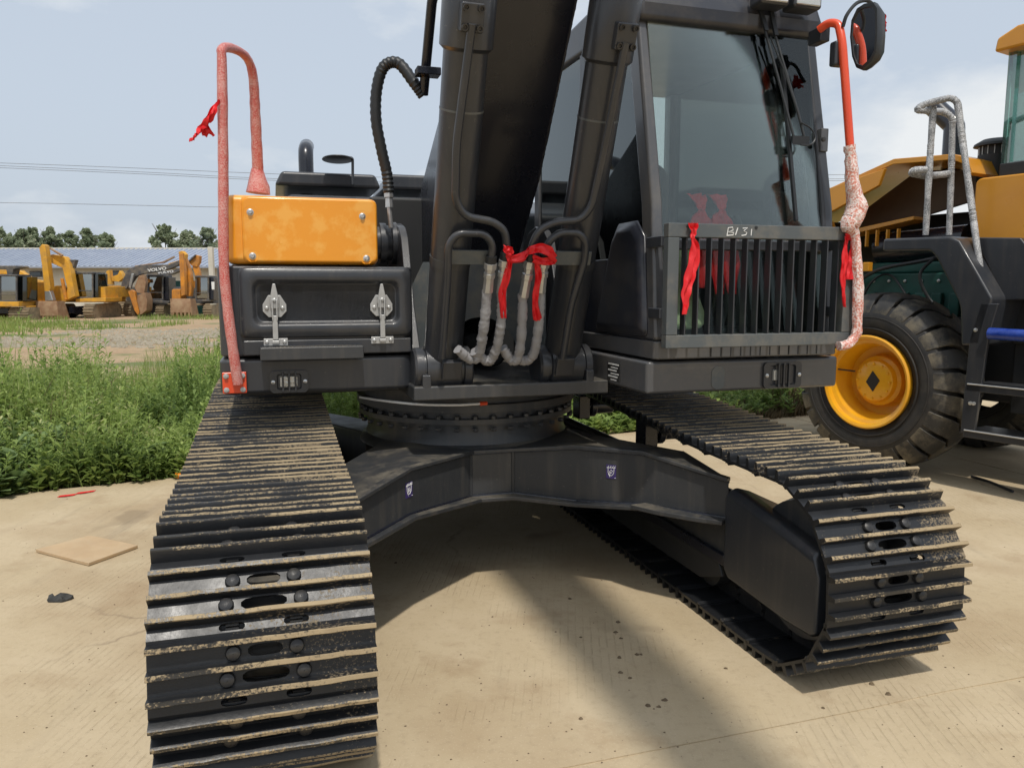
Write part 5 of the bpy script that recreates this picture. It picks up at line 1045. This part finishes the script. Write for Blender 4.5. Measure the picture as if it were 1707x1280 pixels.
for k, P_ in enumerate([[(-.6, .72, 1.3), (-.45, .70, 1.55), (-.3, .74, 1.6), (-.1, .72, 1.38)], [(.1, .72, 1.75), (.0, .68, 1.6), (.08, .7, 1.4), (.2, .72, 1.3)], [(-.7, .75, 1.5), (-.4, .7, 1.65), (0, .72, 1.72), (.3, .76, 1.78)]]):
    mb = MB(); mb.tube(smooth_path(P_, 6), .010+.004*k, 8); mb.build('engine_hose', ['hose'], LD)
# stack, pre-cleaner
mb = MB(); p = la(1584, 262, y=None, v=1.2) if 0 else None
mb.tube(fillet([(-.08, 1.2, 2.45), (-.08, 1.2, 2.90), (-.28, 1.2, 3.10)], .03, 3), .085, 20); mb.build('exhaust_stack', ['blackgloss'], LD)
mb = MB(); c0 = (.385, 1.0, 0); mb.lathe([(.001, 2.36), (.128, 2.36), (.128, 2.565), (.118, 2.57), (.118, 2.63), (.128, 2.632), (.165, 2.635), (.158, 2.655), (.10, 2.69), (.001, 2.70)], c0, (0, 0, 1), 32); pc = mb.build('air_precleaner', ['interior'], LD)
for i in range(16):
    a = 2*math.pi*i/16; mb = MB(); mb.cyl((.385+math.cos(a)*.124, 1+math.sin(a)*.124, 2.565), (.385+math.cos(a)*.124, 1+math.sin(a)*.124, 2.635), .004, 5); mb.build('screen_bar', ['zinc'], pc)
# cab corner
mb = MB(); mb.prism([(.545, 3.262), (.56, 3.36), (.70, 3.42), (2.4, 3.44), (2.4, 3.28)], 'y', .55, 1.9); lc = mb.build('cab_roof', ['lyellow'], LD, .02, 3)
mb = MB(); mb.box(.60, .66, .66, .72, 2.34, 3.27); mb.build('cab_post', ['tealglass'], LD)
mb = MB(); mb.skin([[(.64, .70, 2.42), (.64, 1.8, 2.42), (.60, 1.8, 3.27), (.60, .70, 3.27)], [(.648, .70, 2.42), (.648, 1.8, 2.42), (.608, 1.8, 3.27), (.608, .70, 3.27)]]); mb.build('cab_window', ['tealglass'], LD, smooth=False)
mb = MB(); mb.box(.62, 2.2, .69, .70, 2.45, 3.27); mb.build('cab_window', ['tealglass'], LD, smooth=False)
mb = MB(); mb.box(.60, 2.3, .64, 1.8, 2.34, 2.44); mb.build('cab_base', ['interior'], LD, .01)
# wrapped rails
def rail(pts, r, y, k=.05, mt='silverwrap'):
    P_ = fillet([la(px, py, v=yy) for px, py, yy in pts], k, 6); 
    dense = []
    for a, b in zip(P_, P_[1:]): dense += [a.lerp(b, j/4) for j in range(4)]
    rr_ = random.Random(int(pts[0][0])); mb = MB(); mb.tube(dense+[P_[-1]], [r*(1+rr_.uniform(-.09, .09)) for _ in range(len(dense)+1)], 12); return mb.build('handrail', [mt], LD)
rail([(1543, 392, .12), (1551, 250, .12), (1556, 178, .12)], .024, 0)
rail([(1582, 392, .45), (1586, 280, .45), (1588, 195, .42), (1570, 186, .35), (1552, 186, .12), (1526, 184, -.02), (1540, 174, .05), (1585, 163, .12), (1596, 170, .14), (1604, 230, .14), (1622, 360, .12), (1636, 468, .08), (1618, 484, .0)], .024, 0)
rail([(1548, 283, .12), (1524, 284, .05), (1519, 289, .08), (1545, 294, .2), (1583, 290, .45)], .027, 0)
# stair
ST = empty('stair', parent=LD)
for n_, p_, y0, y1 in (('stair_stringer', [(.80, .44), (.90, .44), (.95, 1.15), (1.0, 1.38), (.88, 1.38), (.82, 1.12)], -.03, 0), ('stair_stringer', [(1.95, .44), (2.02, .44), (2.02, 1.38), (1.95, 1.38)], -.03, .0)):
    mb = MB(); mb.prism(p_, 'y', y0, y1); mb.build(n_, ['black'], ST, .006)
for z in (.46, .80):
    mb = MB(); mb.box(.82, 2.0, -.03, .28, z-.055, z); tr_ = mb.build('stair_tread', ['black'], ST, .006)
    mb = MB(); mb.tube([(.83, -.034, z-.002), (2.0, -.034, z-.002)], .006, 6); mb.build('tread_edge', ['zinc'], ST)
mb = MB(); mb.tube([(.95, -.02, 1.17), (1.3, -.025, 1.165), (1.98, -.02, 1.17)], .042, 12); mb.build('grab_bar', ['bluewrap'], ST)
for x, z in ((.86, 1.19), (.86, .66), (.885, .66)):
    mb = MB(); mb.lathe([(.014, 0), (.014, .008), (.001, .012)], (x, -.03, z), (0, -1, 0), 8); mb.build('bolt', ['steel'], ST)
mb = MB(); mb.box(.9, 2.2, .45, .55, .55, 1.1); mb.build('tool_locker', ['interior'], LD, .01)
mb = MB(); p = la(1443, 445, v=.5); mb.box(p.x-.03, p.x+.03, .5, .56, p.z-.04, p.z+.04); mb.build('bay_catch', ['lyellow'], LD, .006)

# ================================================================== ribbons and litter
def ribbon(name, parts, lab, frame=True, group='red ribbons tied to the machines'):
    mb = MB()
    rb = random.Random(len(lab))
    for pts, wd, side in parts:                         # creased cloth: five points across, folds wandering along
        P = smooth_path(pts, 7); W = np.interp(np.linspace(0, len(wd)-1, len(P)), range(len(wd)), wd); S = Vector(side).normalized(); lo = []; ph = [rb.uniform(0, 6) for _ in range(7)]
        for i, p in enumerate(P):
            T = (P[min(i+1, len(P)-1)]-P[max(i-1, 0)]).normalized(); nn_ = T.cross(S).normalized(); row = []
            for k in range(7): row.append(p+S*W[i]*(k/6-.5)+nn_*(.16*W[i]*math.sin(k*1.9+ph[k]*.35+i*.22)+.004*math.sin(i*.9+ph[k])))
            lo.append([q+nn_*.0008 for q in row]+[q-nn_*.0008 for q in row[::-1]])
        mb.skin(lo)
    if frame: mb.xf(Matrix.Translation(MF.o) @ Matrix.Rotation(YAW, 4, 'Z'))
    o = mb.build(name, ['ribbon'], ang=80); tag(o, lab, 'ribbon', group); return o
ribbon('red_ribbon', [([at(364, 168, v=-.79), at(352, 190, v=-.82), at(340, 210, v=-.80), at(330, 222, v=-.83), at(320, 233, v=-.80)], [.02, .055, .06, .035, .03], (.75, .2, .6)), ([at(340, 208, v=-.80), at(346, 222, v=-.79), at(348, 226, v=-.78)], [.03, .045, .05], (1, 0, .1))], 'red ribbon fluttering from the wrapped left handrail against the sky')
c1 = lambda px, py, o=.16: cylpt(px, py, o)
ribbon('red_ribbon', [([c1(840, 412), c1(846, 422), c1(850, 432), c1(872, 428), c1(882, 418)], [.02, .035, .03, .045, .04], (.1, 0, 1)), ([c1(850, 428), c1(846, 455), c1(838, 490), c1(840, 530)], [.02, .03, .035, .028], (1, 0, .05)), ([c1(882, 418, .17), c1(900, 414, .18), c1(916, 420, .18), c1(926, 432, .17), c1(905, 436, .17), c1(888, 430, .17)], [.035, .04, .045, .04, .03, .035], (.05, .1, 1)), ([c1(893, 428), c1(897, 460), c1(892, 500), c1(897, 534)], [.02, .03, .026, .042], (1, 0, 0)), ([c1(842, 414), c1(848, 418), c1(852, 426)], [.03, .04, .03], (.7, 0, .7))], 'red ribbon looped round the hose tubes between the two cylinders')
g1 = lambda px, py, d=.015: at(px, py, v=GV-d)
ribbon('red_ribbon', [([g1(1154, 372), g1(1156, 386), g1(1154, 398)], [.05, .026, .02], (1, 0, 0)), ([g1(1154, 394), g1(1158, 420), g1(1152, 460), g1(1144, 490), g1(1141, 524)], [.018, .05, .055, .05, .028], (1, .2, .1))], 'red ribbon knotted on the cab guard left of the chalk number')
ribbon('red_ribbon', [([g1(1413, 376), g1(1415, 388), g1(1418, 394)], [.04, .024, .03], (1, 0, 0)), ([g1(1410, 394), g1(1420, 396), g1(1429, 394)], [.025, .03, .03], (0, 0, 1)), ([g1(1424, 394), g1(1422, 420), g1(1419, 440), g1(1416, 466)], [.04, .04, .035, .04], (1, 0, 0)), ([g1(1411, 394), g1(1408, 430), g1(1405, 470), g1(1408, 512)], [.02, .028, .02, .012], (1, 0, 0))], 'red ribbon knotted at the right upper corner of the cab guard')
ribbon('red_ribbon', [([at(1462, 30, v=-1.32), at(1470, 36, v=-1.33), at(1476, 42, v=-1.32)], [.03, .06, .015], (.3, 0, 1)), ([at(1464, 34, v=-1.32), at(1467, 46, v=-1.33), at(1470, 54, v=-1.32)], [.03, .05, .045], (1, 0, .3))], 'small red ribbon tied behind the wing mirror')
def gp(px, py, d=-.045): return glasspt(px, py, d)
for dx, lab in ((0, 'left of the two gathered red ribbons hanging inside the windscreen'), (34, 'right of the two gathered red ribbons hanging inside the windscreen')):
    ribbon('red_ribbon', [([gp(1160+dx, 324), gp(1166+dx, 338), gp(1170+dx, 350)], [.10, .06, .03], (1, 0, 0)), ([gp(1170+dx, 350), gp(1168+dx, 366), gp(1172+dx, 400), gp(1196+dx*.6, 440), gp(1200+dx*.6, 490)], [.03, .09, .13, .12, .05], (1, 0, 0)), ([gp(1168+dx, 352), gp(1160+dx, 366), gp(1164+dx, 410), gp(1170+dx, 480)], [.03, .08, .09, .04], (1, .3, 0))], lab, True, 'ribbons inside the cab')
# litter on the pavement
q = [spot(*p, z=0) for p in ((60, 921), (148, 944), (230, 914), (150, 897))]
mb = MB(); mb.skin([[(p.x, p.y, .003) for p in q], [(p.x, p.y, .02) for p in q]]); tag(mb.build('plywood_board', ['plywood'], bevel=.002), 'square of bare plywood lying on the concrete left of the track', 'board')
c = spot(98, 1000, z=0); mb = MB(); rr = random.Random(4); lo = []
for k, s in ((0, 1), (.012, .95), (.02, .6)): lo.append([(c.x+math.cos(a)*.058*s*(1+.2*math.sin(3*a+k*40)), c.y+math.sin(a)*.04*s*(1+.25*math.cos(2*a)), .001+k*(1+.5*math.sin(5*a))) for a in np.linspace(0, 6.283, 17)[:-1]])
mb.skin(lo); tag(mb.build('dark_rag', ['cloth']), 'small dark rag flattened on the concrete below the plywood', 'rag')
a, b = spot(1620, 794, z=.012), spot(1688, 819, z=.012); m1 = a.lerp(b, .5)+Vector((.01, .03, .004)); mb = MB(); mb.tube(smooth_path([a, m1, b], 5), .011, 8); tag(mb.build('stick_piece', ['interior']), 'short dark rod lying on the concrete before the loader stair', 'rod')
for (p0, p1), lab in ((((98, 827), (126, 824)), 'left piece of red tape lying at the weed edge'), (((128, 822), (158, 818)), 'right piece of red tape lying at the weed edge')):
    mb = MB(); strip(mb, [spot(*p0, z=.006), spot((p0[0]+p1[0])/2, (p0[1]+p1[1])/2, z=.010), spot(*p1, z=.006)], .03, (.2, 1, .1)); tag(mb.build('red_tape', ['ribbon']), lab, 'tape', 'red tape scraps on the ground')
c = spot(302, 793, z=.02); mb = MB(); mb.hull([(c.x+random.uniform(-.05, .05), c.y+random.uniform(-.05, .05), .004+random.uniform(0, .05)) for _ in range(14)]); tag(mb.build('orange_scrap', ['scrap'], smooth=False), 'crumpled orange scrap where weeds meet the left track', 'litter')
V, F = [], []; rg = random.Random(21)
def clod(x, y, s):
    k = len(V); n = 7
    for i in range(n): a = 6.283*i/n; r_ = s*rg.uniform(.7, 1.2); V.append((x+math.cos(a)*r_, y+math.sin(a)*r_*.8, .0005))
    for i in range(n): a = 6.283*i/n+.2; r_ = s*rg.uniform(.4, .7); V.append((x+math.cos(a)*r_, y+math.sin(a)*r_*.8, s*rg.uniform(.35, .7)))
    for i in range(n): j = (i+1) % n; F.append((k+i, k+j, k+n+j, k+n+i))
    F.append(tuple(k+n+i for i in range(n)))
for px, py, s in ((950, 998, .011), (1030, 1037, .012), (1026, 1054, .011), (1035, 1064, .009), (968, 1062, .007), (1032, 1096, .011), (1034, 1121, .011), (1062, 1091, .012), (1069, 1091, .008), (1050, 1130, .009), (1080, 1176, .012), (1098, 1178, .009), (1108, 1167, .012), (968, 1198, .010), (1210, 1114, .009), (926, 1053, .006), (821, 1028, .006), (1453, 1140, .012), (1480, 1157, .012), (802, 1139, .005), (802, 1150, .004), (768, 1091, .005), (660, 938, .01), (1372, 1180, .008)):
    p = spot(px, py, z=0); clod(p.x, p.y, s)
for _ in range(420):
    p = spot(rg.uniform(0, 1707), rg.uniform(830, 1279), z=0); clod(p.x, p.y, rg.uniform(.0015, .0045))
M['clod'] = mat('mud_crumbs', (.12, .085, .05), .95, var=(.2, .15, .09), vs_=20)
me = bpy.data.meshes.new('mud_crumbs'); me.from_pydata(V, [], F); me.materials.append(M['clod']); tag(put('mud_crumbs', me), 'brown mud crumbs scattered over the concrete', 'mud crumbs', kind='stuff')
